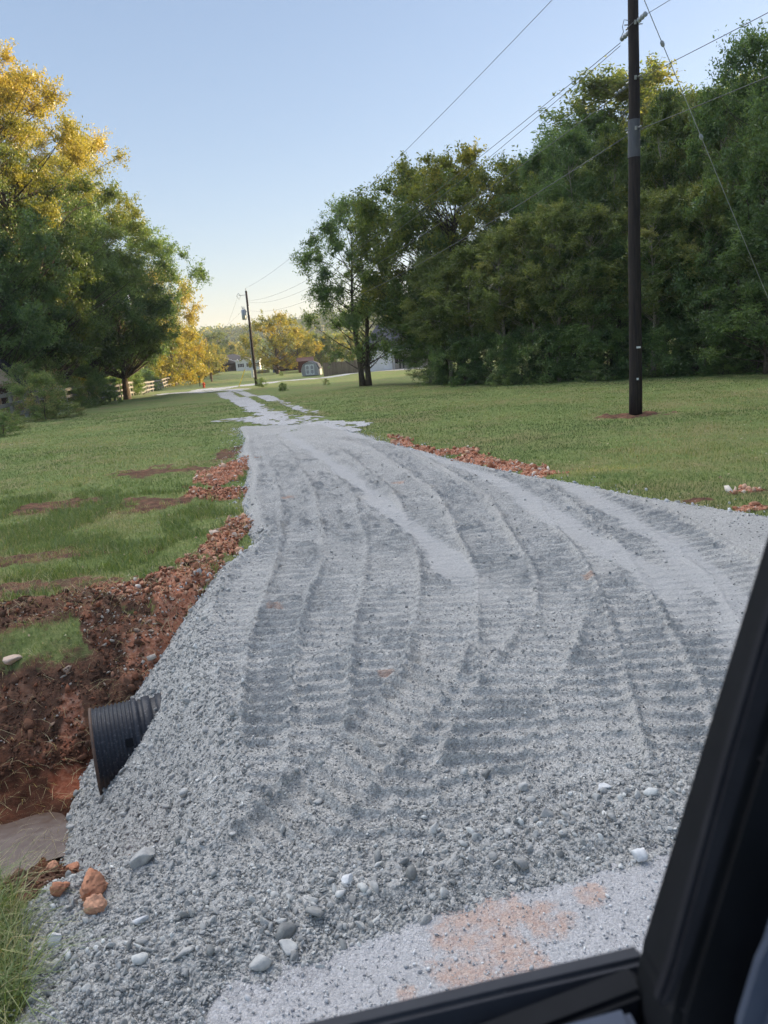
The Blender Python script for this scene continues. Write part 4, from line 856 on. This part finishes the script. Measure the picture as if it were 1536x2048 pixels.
# ---------------------------------------------------------------- rail fence
def fence():
    path = [G(-150, 905, -.1), G(0, 852, 0)] + [GT(u, v) for u, v in [(150, 815), (250, 797), (300, 784), (340, 773), (372, 763)]]
    root = empty('rail_fence', (path[1][0], path[1][1], 0)); ox, oy = path[1][0], path[1][1]
    pts = []
    for (ax, ay), (bx, by) in zip(path[:-1], path[1:]):
        n = max(1, round(math.hypot(bx - ax, by - ay) / 2.5)); pts += [(ax + (bx - ax) * i / n, ay + (by - ay) * i / n) for i in range(n)]
    pts.append(path[-1]); r = random.Random(4)
    P = [(x - ox, y - oy, gz(x, y)) for x, y in pts]
    for i, (x, y, z) in enumerate(P):
        p = MB(); p.beam((x, y, z - .1), (x + r.uniform(-.03, .03), y, z + 1.42), .16, .16, (0, 1, 0)); p.build('post', M['wood_grey'], root)
    for i in range(len(P) - 1):
        for hh in (.36, .84, 1.30):
            b = MB(); a, c = P[i], P[i + 1]; j = r.uniform(-.03, .03)
            b.beam((a[0] + .10, a[1] - .02, a[2] + hh + j), (c[0] + .10, c[1] - .02, c[2] + hh + r.uniform(-.03, .03)), .04, .17); b.build('rail', M['wood_grey'], root)
    tag(root, 'weathered grey three rail wooden fence running back along the left lawn', 'fence')
fence()
# ---------------------------------------------------------------- small wooden shed at left edge
def coop():
    x = at(6, 41); root = empty('wooden_shed', (x, 41, gz(x, 41)), RAD(8)); root.scale = (1.1, 1, 1.12)
    h = 1.55; w = .95; d = 1.6
    MB().prism([(-w, 0, 0), (w, 0, 0), (w, 0, h), (-w, 0, h)], (0, .05, 0)).build('front_wall', M['wood_tan'], root)
    MB().prism([(-w - .15, -.06, h), (w + .15, -.06, h), (0, -.06, h + 1.05)], (0, .05, 0)).build('gable', simple('pale_plywood', (.50, .38, .31), (.40, .30, .24), 4), root)
    MB().box(w - .05, w, .055, d, 0, h).box(-w, -w + .05, .055, d, 0, h).box(-w, w, d, d + .05, 0, h).build('wall', M['wood_tan'], root)
    for s in (-1, 1): MB().prism([(s * (w + .35), -.2, h - .28), (0, -.2, h + 1.10), (0, -.2, h + 1.18), (s * (w + .35), -.2, h - .18)], (0, d + .4, 0)).build('roof', M['dark'], root)
    MB().box(.1, .62, -.03, -.004, .35, h - .12).build('door', simple('dark_doorway', (.05, .025, .018)), root)
    MB().box(-.05, .09, -.05, -.004, 0, h).box(.63, .75, -.05, -.004, 0, h).build('door_frame', M['wood_tan'], root)
    tag(root, 'small tan wooden gabled shed behind the fence at the left edge', 'shed')
coop()
# ---------------------------------------------------------------- barn shaped shed
def barnshed():
    a = GT(604, 753); b_ = GT(638, 750.5); cx, cy = (a[0] + b_[0]) / 2, (a[1] + b_[1]) / 2; k = hgt(cx, cy, 724) ; w = (b_[0] - a[0]) / 2
    root = empty('barn_shed', (cx, cy, gz(cx, cy)), RAD(-8)); w = 1.28; h = k
    pr = [(-w, 0), (w, 0), (w, h * .45), (w * .72, h * .80), (0, h), (-w * .72, h * .80), (-w, h * .45)]
    MB().prism([(x, 0, z) for x, z in pr], (0, 2.8, 0)).build('wall', M['shed_grey'], root)
    e = .07
    ro = [(w + e, h * .43), (w * .72 + e, h * .82), (0, h + e), (-w * .72 - e, h * .82), (-w - e, h * .43)]
    m = MB()
    for p, q in zip(ro[:-1], ro[1:]): m.prism([(p[0], -.1, p[1]), (q[0], -.1, q[1]), (q[0], -.1, q[1] + .04), (p[0], -.1, p[1] + .04)], (0, 3.0, 0))
    m.build('roof', M['roof_grey'], root)
    m = MB()
    for p, q in zip([(w, 0)] + ro[:], ro[:] + [(-w, 0)]): m.beam((p[0] * .97, -.12, p[1]), (q[0] * .97, -.12, q[1]), .03, .13, (0, 1, 0))
    m.build('trim', M['white_trim'], root)
    for s in (-1, 1):
        d = MB().box(*sorted((s * .02, s * .68)), -.05, -.004, .10, h * .80).build('door', M['white_trim'], root)
        for z0, z1, up in ((.24, h * .40, 0), (h * .45, h * .74, 1)):
            x0, x1 = s * .14, s * .56; c = (x0 + x1) / 2; zm = z1 - .18 if up else z0 + .18
            poly = [(x0, z0), (x1, z0), (x1, zm), (c, z1), (x0, zm)] if up else [(x0, zm), (c, z0), (x1, zm), (x1, z1), (x0, z1)]
            MB().prism([(x, -.075, z) for x, z in poly], (0, .022, 0)).build('panel', M['shed_grey'], d)
    tag(root, 'grey barn shaped garden shed with white double doors by the lane', 'shed')
barnshed()
# ---------------------------------------------------------------- privacy fence
def privacy():
    a = GT(645, 753); b_ = GT(742, 744.5); root = empty('privacy_fence', (a[0], a[1] + 3, 0)); ax, ay = 0, 0; bx, by = b_[0] - a[0], b_[1] - a[1]
    n = 52; r = random.Random(2); z0 = gz(a[0], a[1] + 3); pk = MB()
    for i in range(n):
        t0 = i / n; t1 = (i + .93) / n; hh = 1.95 + r.uniform(-.04, .04)
        pk.prism([(bx * t0, by * t0, z0 - .1), (bx * t1, by * t1, z0 - .1), (bx * t1, by * t1, z0 + hh), (bx * t0, by * t0, z0 + hh)], (0, .03, 0))
    pk.build('picket_panel', simple('brown_grey_pickets', (.26, .20, .16), (.13, .10, .08), 1.2, .9, 0, .1, (6, 1, .3)), root)
    rl = MB()
    for hh in (.4, 1.6): rl.beam((0, .06, z0 + hh), (bx, by + .06, z0 + hh), .04, .09)
    rl.build('rail', M['wood_tan'], root)
    tag(root, 'brown grey upright board privacy fence between shed and double trunk tree', 'fence')
privacy()
# ---------------------------------------------------------------- houses
def window(parent, x0, x1, y, z0, z1, nx=2, ny=2):
    f = MB(); t = .07
    f.box(x0 - t, x1 + t, y - .05, y - .003, z0 - t, z0).box(x0 - t, x1 + t, y - .05, y - .003, z1, z1 + t).box(x0 - t, x0, y - .05, y - .003, z0, z1).box(x1, x1 + t, y - .05, y - .003, z0, z1)
    for i in range(1, nx): xm = x0 + (x1 - x0) * i / nx; f.box(xm - .02, xm + .02, y - .045, y - .003, z0, z1)
    for j in range(1, ny): zm = z0 + (z1 - z0) * j / ny; f.box(x0, x1, y - .04, y - .003, zm - .02, zm + .02)
    o = f.build('window', M['white_trim'], parent); MB().box(x0, x1, y - .02, y - .002, z0, z1).build('pane', M['glass'], o); return o
def white_house():
    xl, yl = at(733, 112), 112; root = empty('white_house', (xl, yl, gz(xl, yl) + .1), RAD(4)); h = 2.9
    MB().box(0, 3.9, 0, 8, -.4, h).build('garage_wall', M['white'], root)
    MB().box(.5, 3.3, -.05, -.004, 0, 2.3).build('garage_door', M['white_trim'], root)
    MB().box(3.905, 13, 2, 9, -.4, h).build('wall', simple('cream_siding', (.62, .58, .50), (.5, .47, .40), 3), root)
    ro = MB(); pk = 6.9; e = .45
    ro.add([(-e, -e, h - .1), (13.4, 1.2 - .4, h - .1), (13.4, 9.5, h - .1), (-e, 9.5, h - .1), (2.6, 4.6, pk), (11.2, 4.8, pk - .1)], [(0, 1, 5, 4), (1, 2, 5), (2, 3, 4, 5), (3, 0, 4), (0, 3, 2, 1)])
    ro.build('roof', M['roof_grey'], root)
    MB().beam((-e, -e - .03, h - .2), (13.4, .8 - .03, h - .2), .06, .22).build('gutter', M['white_trim'], root)
    MB().box(3.905, 13, .3, 1.99, -.4, 0).build('porch_floor', simple('porch_concrete', (.5, .48, .45)), root)
    for x in (4.1, 6.6, 9.2, 12.6): MB().box(x, x + .16, .42, .58, 0, h - .3).build('porch_column', M['white_trim'], root)
    window(root, 4.5, 5.6, 2, .75, 2.35); window(root, 9.8, 10.9, 2, .8, 2.2)
    MB().box(7.3, 8.2, 1.94, 1.997, 0, 2.1).build('door', M['dark'], root)
    tag(root, 'white house with dark grey roof and porch behind the double trunk tree', 'house')
    for u, hh, lab in ((801, 1.1, 'left of two dark slim urns on the house porch'), (808, 1.15, 'right of two dark slim urns on the house porch')):
        x = at(u, 112.4); urn = MB(); zb = gz(x, 112) + .13
        urn.tube([(0, 0, 0), (0, 0, .08), (0, 0, .3), (0, 0, .8), (0, 0, hh)], [.18, .10, .12, .16, .2], 10); o = urn.build('porch_urn', M['dark']); o.location = (x, 112.9, zb); tag(o, lab, 'urn', 'urns on the porch')
    x = at(822, 112.6); o = MB().tube([(0, 0, 0), (0, 0, .3), (0, 0, .75), (0, 0, 1.05)], [.22, .33, .30, .12], 10).build('potted_shrub', M['leaf_dark']); o.location = (x, 113, gz(x, 112) + .13); tag(o, 'dark rounded potted shrub on the porch right of the urns', 'plant')
white_house()
def grey_house():
    x0 = at(430, 225); x1 = at(478, 225); root = empty('grey_house', (x0, 225, gz(x0, 225)), RAD(3)); w = x1 - x0
    MB().box(0, w, 3, 12, -.5, 2.6).build('wall', simple('grey_block_wall', (.18, .17, .17)), root)
    MB().box(.3, w - .2, 2.9, 2.99, 0, 2.3).build('carport_shade', M['dark'], root)  # dark sheet over the wall paints the shade inside the carport
    for x in (.1, w - .3): MB().box(x, x + .2, .1, .3, 0, 2.5).build('post', M['white_trim'], root)
    ro = MB(); pk = hgt(x0, 225, 710.5) ; e = .6
    ro.add([(-e, -e, 2.5), (w + 5, -e, 2.5), (w + 5, 13, 2.5), (-e, 13, 2.5), (w * .4, 5, pk - .2), (w * .75, 6, pk)], [(0, 1, 5, 4), (1, 2, 5), (2, 3, 4, 5), (3, 0, 4), (0, 3, 2, 1)])
    ro.build('roof', M['roof_brown'], root)
    MB().prism([(-.4, -.75, 2.55), (w * .9, -.75, 2.55), (w * .42, -.75, pk - .9)], (0, .12, 0)).build('gable', M['roof_brown'], root)
    m = MB(); m.beam((-.5, -.82, 2.6), (w * .42, -.82, pk - .78), .08, .2, (0, 1, 0)); m.beam((w * .42, -.82, pk - .78), (w, -.82, 2.6), .08, .2, (0, 1, 0)); m.build('trim', M['white_trim'], root)
    tag(root, 'grey gabled house with dark open carport beyond the far lawn', 'house')
grey_house()
def cottage():
    x0 = at(473, 221); x1 = at(520, 221); root = empty('white_cottage', (x0, 221, gz(x0, 221)), RAD(4)); w = x1 - x0
    MB().box(0, w, 0, 5, -.5, 2.75).build('wall', M['white'], root)
    MB().box(-.2, w + .2, -.3, 5.3, 2.755, 3.0).build('roof', M['white_trim'], root)
    for x, ww in ((1.0, .85), (3.5, .4), (5.9, .5)):
        o = window(root, x, x + ww, 0, 1.05, 1.95)
        MB().box(x - .42, x - .09, -.06, -.004, .98, 2.02).box(x + ww + .09, x + ww + .42, -.06, -.004, .98, 2.02).build('shutter', M['dark'], o)
    for x in np.arange(.5, w - .3, .9): MB().tube([(x, 1, 3.0), (x, 1, 3.35)], .09, 6).build('vent', M['white_trim'], root)
    tag(root, 'small white flat roofed cottage with dark shutters beside the grey house', 'house')
cottage()
def outbuilding(u0, u1, y, h, wall, roof, name, label, cat, pitch=.9):
    x0, x1 = at(u0, y), at(u1, y); w = x1 - x0; root = empty(name, (x0, y, gz(x0, y)), RAD(4))
    MB().box(0, w, 0, 5, -.5, h).build('wall', M[wall], root)
    MB().prism([(-.3, -.3, h + .003), (-.3, 5.3, h + .003), (-.3, 2.5, h + pitch)], (w + .6, 0, 0)).build('roof', M[roof], root)
    MB().box(w * .3, w * .62, -.05, -.004, 0, h * .75).build('door', M['dark'], root); tag(root, label, cat)
outbuilding(560, 597, 170, 2.6, 'red_wall', 'roof_brown', 'red_barn', 'dark red barn behind the broad round golden tree', 'barn')
outbuilding(598, 626, 142, 2.1, 'red_wall', 'red_roof', 'red_roofed_shed', 'outbuilding with dull red roof just behind the barn shaped shed', 'shed', .7)
outbuilding(546, 556, 165, 2.3, 'blue', 'roof_grey', 'blue_shed', 'narrow faded blue shed beside the dark red barn', 'shed', .5)
def barn_clutter():
    x = at(536, 168); t = empty('wood_pile', (x - 1.2, 166, gz(x, 166))); r = random.Random(5)
    for i in range(16): MB().tube([(r.uniform(-2, 0), 0, .1 + .16 * (i // 4)), (r.uniform(.5, 2), r.uniform(-.3, .3), .15 + .16 * (i // 4))], .09, 5).build('log', M['bark_pale'], t)
    tag(t, 'pale pile of logs beside the white cottage', 'wood pile')
barn_clutter()
# ---------------------------------------------------------------- utility poles and wires
def insul(name, parent, a, b, r=.055, n=3):
    m = MB(); a = Vector(a); b = Vector(b); pts = []; rr = []
    for i in range(n):
        for f, k in ((.0, .35), (.25, 1), (.5, 1), (.6, .35)): pts.append(a + (b - a) * ((i + f) / n)); rr.append(r * k)
    m.tube(pts, rr, 10); return m.build(name, M['ceramic'], parent, True)
WD = Vector((.28, -.96, 0)).normalized()
FPX, FPY, FPZ = *G(513, 770, -1.0), -1.0
FD = Vector((FPX - PX, FPY - PY, 0)).normalized()
def near_pole():
    z0 = gz(PX, PY); root = empty('utility_pole', (PX, PY, z0))
    H_ = 10.6; pts = [(0.01 * math.sin(i), 0, -.3 + (H_ + .3) * i / 12) for i in range(13)]
    MB().tube(pts, [.158 - .055 * i / 12 for i in range(13)], 20).build('shaft', M['pole'], root, True)
    MB().tube([(0, 0, 5.88 - z0), (0, 0, 6.67 - z0)], [.136, .131], 20, False).build('grey_wrap', M['guard'], root, True)
    for z, w, h in ((1.6, .10, .045), (.86, .045, .05)):
        MB().box(-.02, w - .02, -.175 + .02 * (z > 1), -.14, z - h / 2, z + h / 2).build('reflector_tag', M['tagwhite'], root, False, .004)
    def hw(z, out, name='cable_clamp'):
        m = MB(); m.tube([(-.2, 0, z), (.2, 0, z)], .012, 6); d = WD * .16; f = FD * .16
        m.tube([(d.x, d.y, z), (d.x * 1.7, d.y * 1.7, z)], .02, 6).tube([(f.x, f.y, z), (f.x * 1.7, f.y * 1.7, z)], .02, 6); m.tube([(0, -.12, z - .04), (0, -.14, z + .04)], .03, 6); return m.build(name, M['metal'], root)
    hw(8.55, 0); hw(7.45, 0); hw(6.42, 0)
    a = WD * .17; b_ = WD * .48; insul('insulator', root, (a.x, a.y, 8.55), (b_.x, b_.y, 8.60)); a = FD * .17; b_ = FD * .50; insul('insulator', root, (a.x, a.y, 8.45), (b_.x, b_.y, 8.42))
    m = MB(); c = [(-.12, -.1, 8.6), (-.24, -.1, 8.62), (-.26, -.05, 8.5), (-.22, 0, 8.42), (-.26, .05, 8.33), (-.2, .1, 8.3)]; m.tube(c, .008, 5); m.tube([(-.16, -.05, 8.47), (0, -.15, 8.58), (.14, -.08, 8.61)], .009, 5); m.build('jumper_wire', M['wire'], root)
    for d_, z in ((FD, 7.45), (FD, 7.45), (WD, 7.45)): pass
    for q in (.35, .5, .65): MB().tube([(FD.x * q, FD.y * q, 7.42 - q * .05), (FD.x * (q + .06), FD.y * (q + .06), 7.41 - q * .05)], .028, 6).build('wire_splice', M['metal'], root)
    tag(root, 'tall dark wooden utility pole with grey wrap standing near in the right lawn', 'utility pole'); return root
near_pole()
def far_pole():
    root = empty('utility_pole', (FPX, FPY, gz(FPX, FPY))); H_ = 10.8; r = .17
    MB().tube([(0, 0, -.2), (0, 0, H_ / 2), (0, 0, H_)], [r, r * .85, r * .7], 12).build('shaft', M['pole'], root, True)
    t = MB().tube([(-.52, -.1, 7.6), (-.52, -.1, 7.7), (-.52, -.1, 8.7), (-.52, -.1, 8.76)], [.22, .27, .27, .2], 14).build('transformer', M['metal'], root, True)
    MB().tube([(-.6, -.1, 8.76), (-.66, -.1, 9.15)], [.05, .035], 8).build('bushing', M['ceramic'], t); MB().tube([(-.45, -.1, 8.76), (-.43, -.1, 9.1)], [.05, .035], 8).build('bushing', M['ceramic'], t)
    MB().beam((-.3, -.05, 7.9), (0, -.05, 7.9), .08, .08).beam((-.3, -.05, 8.5), (0, -.05, 8.5), .08, .08).build('bracket', M['metal'], root)
    MB().tube([(-.05, 0, 10.35), (-.9, 0, 10.35)], .03, 6).build('arm', M['metal'], root); MB().tube([(-.9, 0, 10.6), (-1.15, 0, 10.3), (-.85, 0, 9.9), (-.7, 0, 10.3), (-.9, 0, 10.6)], .03, 6).build('cutout_fuse', M['ceramic'], root)
    MB().tube([(0, 0, H_), (0, 0, H_ + .32)], [.05, .03], 8).build('insulator', M['ceramic'], root)
    MB().tube([(.13, -.12, 8.1), (.13, -.12, 9.1)], .06, 6).build('wire_guard', M['white_trim'], root)
    MB().tube([(-.17, -.12, .6), (-.17, -.12, 6.5)], .035, 6).build('conduit', M['metal'], root)
    MB().box(-.42, -.12, -.32, -.1, 1.0, 1.9).build('meter_box', M['white_trim'], root, False, .02)
    tag(root, 'distant dark utility pole with transformer beside the gravel lane', 'utility pole')
far_pole()
def wire(a, b, sag, r, label, n=40):
    a = Vector(a); b = Vector(b); pts = []
    for i in range(n + 1): t = (i / n); p = a.lerp(b, t); p.z -= 4 * sag * t * (1 - t); pts.append(p - a)
    o = MB().tube(pts, r * .78, 6).build('cable', M['wire'], None, True); o.location = a; tag(o, label, 'cable', 'overhead lines'); return o
NB = Vector((PX, PY, 0)); nx_ = NB + WD * 42 ; gz0 = gz(FPX, FPY)
def pt(d, q, z): return NB + Vector((d.x * q, d.y * q, z))
fp = Vector((FPX, FPY, gz0))
wire(pt(FD, .1, 10.7), fp + Vector((0, 0, 11.1)), .9, .010, 'topmost thin overhead line running to the top of the far pole')
wire(pt(FD, .5, 8.42), fp + Vector((.1, 0, 9.7)), 1.3, .010, 'upper of the paired overhead lines left of the near pole')
wire(pt(FD, .5, 8.36), fp + Vector((.1, 0, 9.55)), 1.75, .009, 'lower of the paired overhead lines left of the near pole')
wire(pt(FD, .2, 7.42), fp + Vector((.1, 0, 8.6)), 1.6, .011, 'overhead line with splices leaving the near pole below the insulators')
wire(pt(FD, .16, 6.42), fp + Vector((.1, 0, 7.8)), 1.7, .013, 'lowest overhead line crossing in front of the trees to the far pole')
wire(pt(WD, .5, 8.62), nx_ + Vector((0, 0, 9.4)), .8, .008, 'overhead line leaving the top insulator toward the upper right')
wire(pt(WD, .2, 7.45), nx_ + Vector((0, 0, 8.3)), .7, .009, 'overhead line leaving the middle clamp to the upper right corner')
wire(pt(WD, .2, 6.42), nx_ + Vector((0, 0, 7.2)), .7, .010, 'lowest overhead line passing right from the grey wrap')
for e, z, q, lab in ((Vector((-30, 150, 5)), 10.3, -1.0, 'far line running left from the far pole fuse'), (Vector((-36, 150, 4)), 8.8, -.5, 'far line running left from the transformer'), (Vector((-26, 150, 3.5)), 8.0, -.3, 'lowest far line running left from the far pole')):
    wire(fp + Vector((q, 0, z)), e, .6, .010, lab, 20)
def guy():
    a = Vector((PX, PY, 9.6)); q = ray(1536, 575)
    # the guy comes down to an anchor outside the picture at right
    gxp, gyp = PX + 5.6, PY + 1.2; best = None
    for dx in np.linspace(3, 9, 60):
        for dy in np.linspace(-6, 4, 50):
            g = np.array([PX + dx, PY + dy, .0]); e = 0
            for (u, v) in ((1325, 105), (1425, 330), (1536, 575)):
                dmin = min(math.hypot(proj(*(np.array(a) * (1 - t) + g * t))[0] - u, proj(*(np.array(a) * (1 - t) + g * t))[1] - v) for t in np.linspace(.0, .9, 30)); e += dmin
            if best is None or e < best[0]: best = (e, g)
    print('guy', best); g = Vector(best[1].tolist())
    root = empty('guy_wire', a); MB().tube([(0, 0, 0), g - a], .009, 6).build('strand', M['metal'], root)
    for t in (.14, .34):
        p = (g - a) * t; d = (g - a).normalized(); MB().tube([p - d * .07, p - d * .03, p + d * .03, p + d * .07], [.02, .042, .042, .02], 8).build('strain_insulator', M['ceramic'], root)
    MB().tube([(g - a) * .985, (g - a) * 1.0], .03, 6).build('anchor_rod', M['metal'], root)
    tag(root, 'slanting guy wire with two small insulators right of the near pole', 'guy wire')
guy()
# ---------------------------------------------------------------- small far things
def smalls():
    x, y = GT(420, 748); y = 150; x = at(421, y); h = hgt(x, y, 676)
    o = MB().tube([(0, 0, -.1), (-.05 * h * 0, 0, h)], [.13, .09], 8).build('bare_pole', simple('pale_sunlit_wood', (.5, .38, .26))); o.location = (x, y, gz(x, y)); tag(o, 'thin pale bare pole left of the far utility pole', 'pole')
    o = MB().tube([(0, 0, 0), (0, 0, 1.5)], .16, 8).build('stump', M['bark']); x = at(424, 128); o.location = (x, 128, gz(x, 128)); tag(o, 'short dark stump below the pale bare pole', 'stump')
    x, y = GT(408, 774); r = empty('fire_hydrant', (x, y, gz(x, y))); r.scale = (.7, .7, .7)
    MB().tube([(0, 0, 0), (0, 0, .1), (0, 0, .12), (0, 0, .8), (0, 0, .86), (0, 0, 1.0)], [.3, .3, .2, .2, .26, .1], 12).build('barrel', M['red_paint'], r)
    for s in (-1, 1): MB().tube([(s * .15, 0, .6), (s * .36, 0, .6)], .1, 8).build('outlet', M['red_paint'], r)
    tag(r, 'small orange red hydrant at the bend of the gravel lane', 'hydrant')
    x, y = GT(400, 772); r = empty('marker_post', (x, y, gz(x, y))); MB().tube([(0, 0, 0), (0, 0, 1.3)], .05, 6).build('post', M['dark'], r); MB().box(-.15, .15, -.02, .02, 1.25, 1.45).build('plate', simple('green_plate', (.05, .35, .2)), r)
    tag(r, 'green topped marker post beside the orange red hydrant', 'post')
    for i, u in enumerate((370, 376, 384)):
        x = at(u, 140); o = MB().box(-.1, .1, -.1, .1, -.1, 1.3).prism([(-.13, -.13, 1.303), (.13, -.13, 1.303), (.13, .13, 1.303), (-.13, .13, 1.303)], (0, 0, .08)).build('fence_post', simple('pale_post', (.5, .42, .3))); o.location = (x, 140, gz(x, 140)); tag(o, ['left', 'middle', 'right'][i] + ' one of three pale posts past the end of the rail fence', 'post', 'pale posts')
    a = fp + Vector((-.2, 0, 4)); x, y = GT(492, 738); b_ = Vector((FPX - 2.6, FPY + 3, gz0))
    r = empty('guy_wire', b_); MB().tube([(0, 0, 0), (a - b_)], .012, 5).build('strand', M['metal'], r); MB().tube([(0, 0, 0), (a - b_) * .5], .045, 6).build('yellow_sleeve', M['yellow'], r); tag(r, 'short guy wire with yellow sleeve at the far utility pole', 'guy wire')
smalls()
# ---------------------------------------------------------------- the vehicle door around the open window
def car_door():
    root = empty('car_door', (0, 0, 0)); C0 = np.array([0, 0, CH])
    def cp(u, v, d): q = np.array([u - 768, -(v - 1024), -F]) / F * d; return Vector((RC @ q + C0).tolist())
    fw = Vector((RC @ np.array([0, 0, -1.])).tolist())
    def slab(name, poly, d, th, m, bev): return MB().prism([cp(u, v, d) for u, v in poly], -fw * th).build(name, m, root, False, bev)
    slab('window_pillar', [(1580, 900), (1410, 1452), (1275, 1893), (1262, 2000), (1300, 2160), (1300, 2500), (1800, 2500), (1800, 1300), (1800, 200), (1740, 380)], .52, .07, M['trim_black'], .006)
    slab('glass_channel', [(1620, 960), (1600, 960), (1440, 1500), (1325, 1920), (1300, 1990), (1330, 1990), (1375, 1880), (1490, 1500), (1640, 1000)], .448, .012, M['seal'], .003)
    slab('window_sill', [(1276, 1884), (1266, 1934), (950, 2048), (700, 2150), (-300, 2560), (-600, 2560), (-100, 2260), (560, 2052), (1000, 1948)], .56, .02, M['sill'], .004)
    slab('belt_seal', [(1264, 1925), (1256, 2016), (1060, 2075), (700, 2210), (-300, 2620), (-600, 2800), (-900, 2750), (-300, 2540), (700, 2140), (950, 2044)], .53, .03, M['trim_black'], .004)
    slab('door_panel', [(1250, 2008), (1300, 2090), (1330, 2500), (-900, 2900), (-500, 2750), (700, 2180), (1060, 2060)], .49, .03, M['panel'], .004)
    slab('dash_end', [(1560, 1720), (1500, 1850), (1440, 2048), (1420, 2300), (1400, 2480), (1790, 2480), (1790, 1500), (1620, 1600)], .43, .03, M['panel'], .012)
    tag(root, 'black vehicle window frame with charcoal sill in the right foreground', 'car door')
car_door()

# ---------------------------------------------------------------- evening haze
def haze():
    m = bpy.data.materials.new('pale_evening_haze'); m.use_nodes = True; nt = m.node_tree; nt.nodes.clear()
    v = nt.nodes.new('ShaderNodeVolumePrincipled'); v.inputs['Density'].default_value = .0003; v.inputs['Color'].default_value = (.90, .93, 1, 1); v.inputs['Anisotropy'].default_value = .2
    o = nt.nodes.new('ShaderNodeOutputMaterial'); nt.links.new(v.outputs[0], o.inputs['Volume'])
    ob = MB().box(-1300, 1300, -200, 1500, -40, 75).build('haze', m); tag(ob, 'thin pale evening haze over the valley', kind='stuff')
haze()
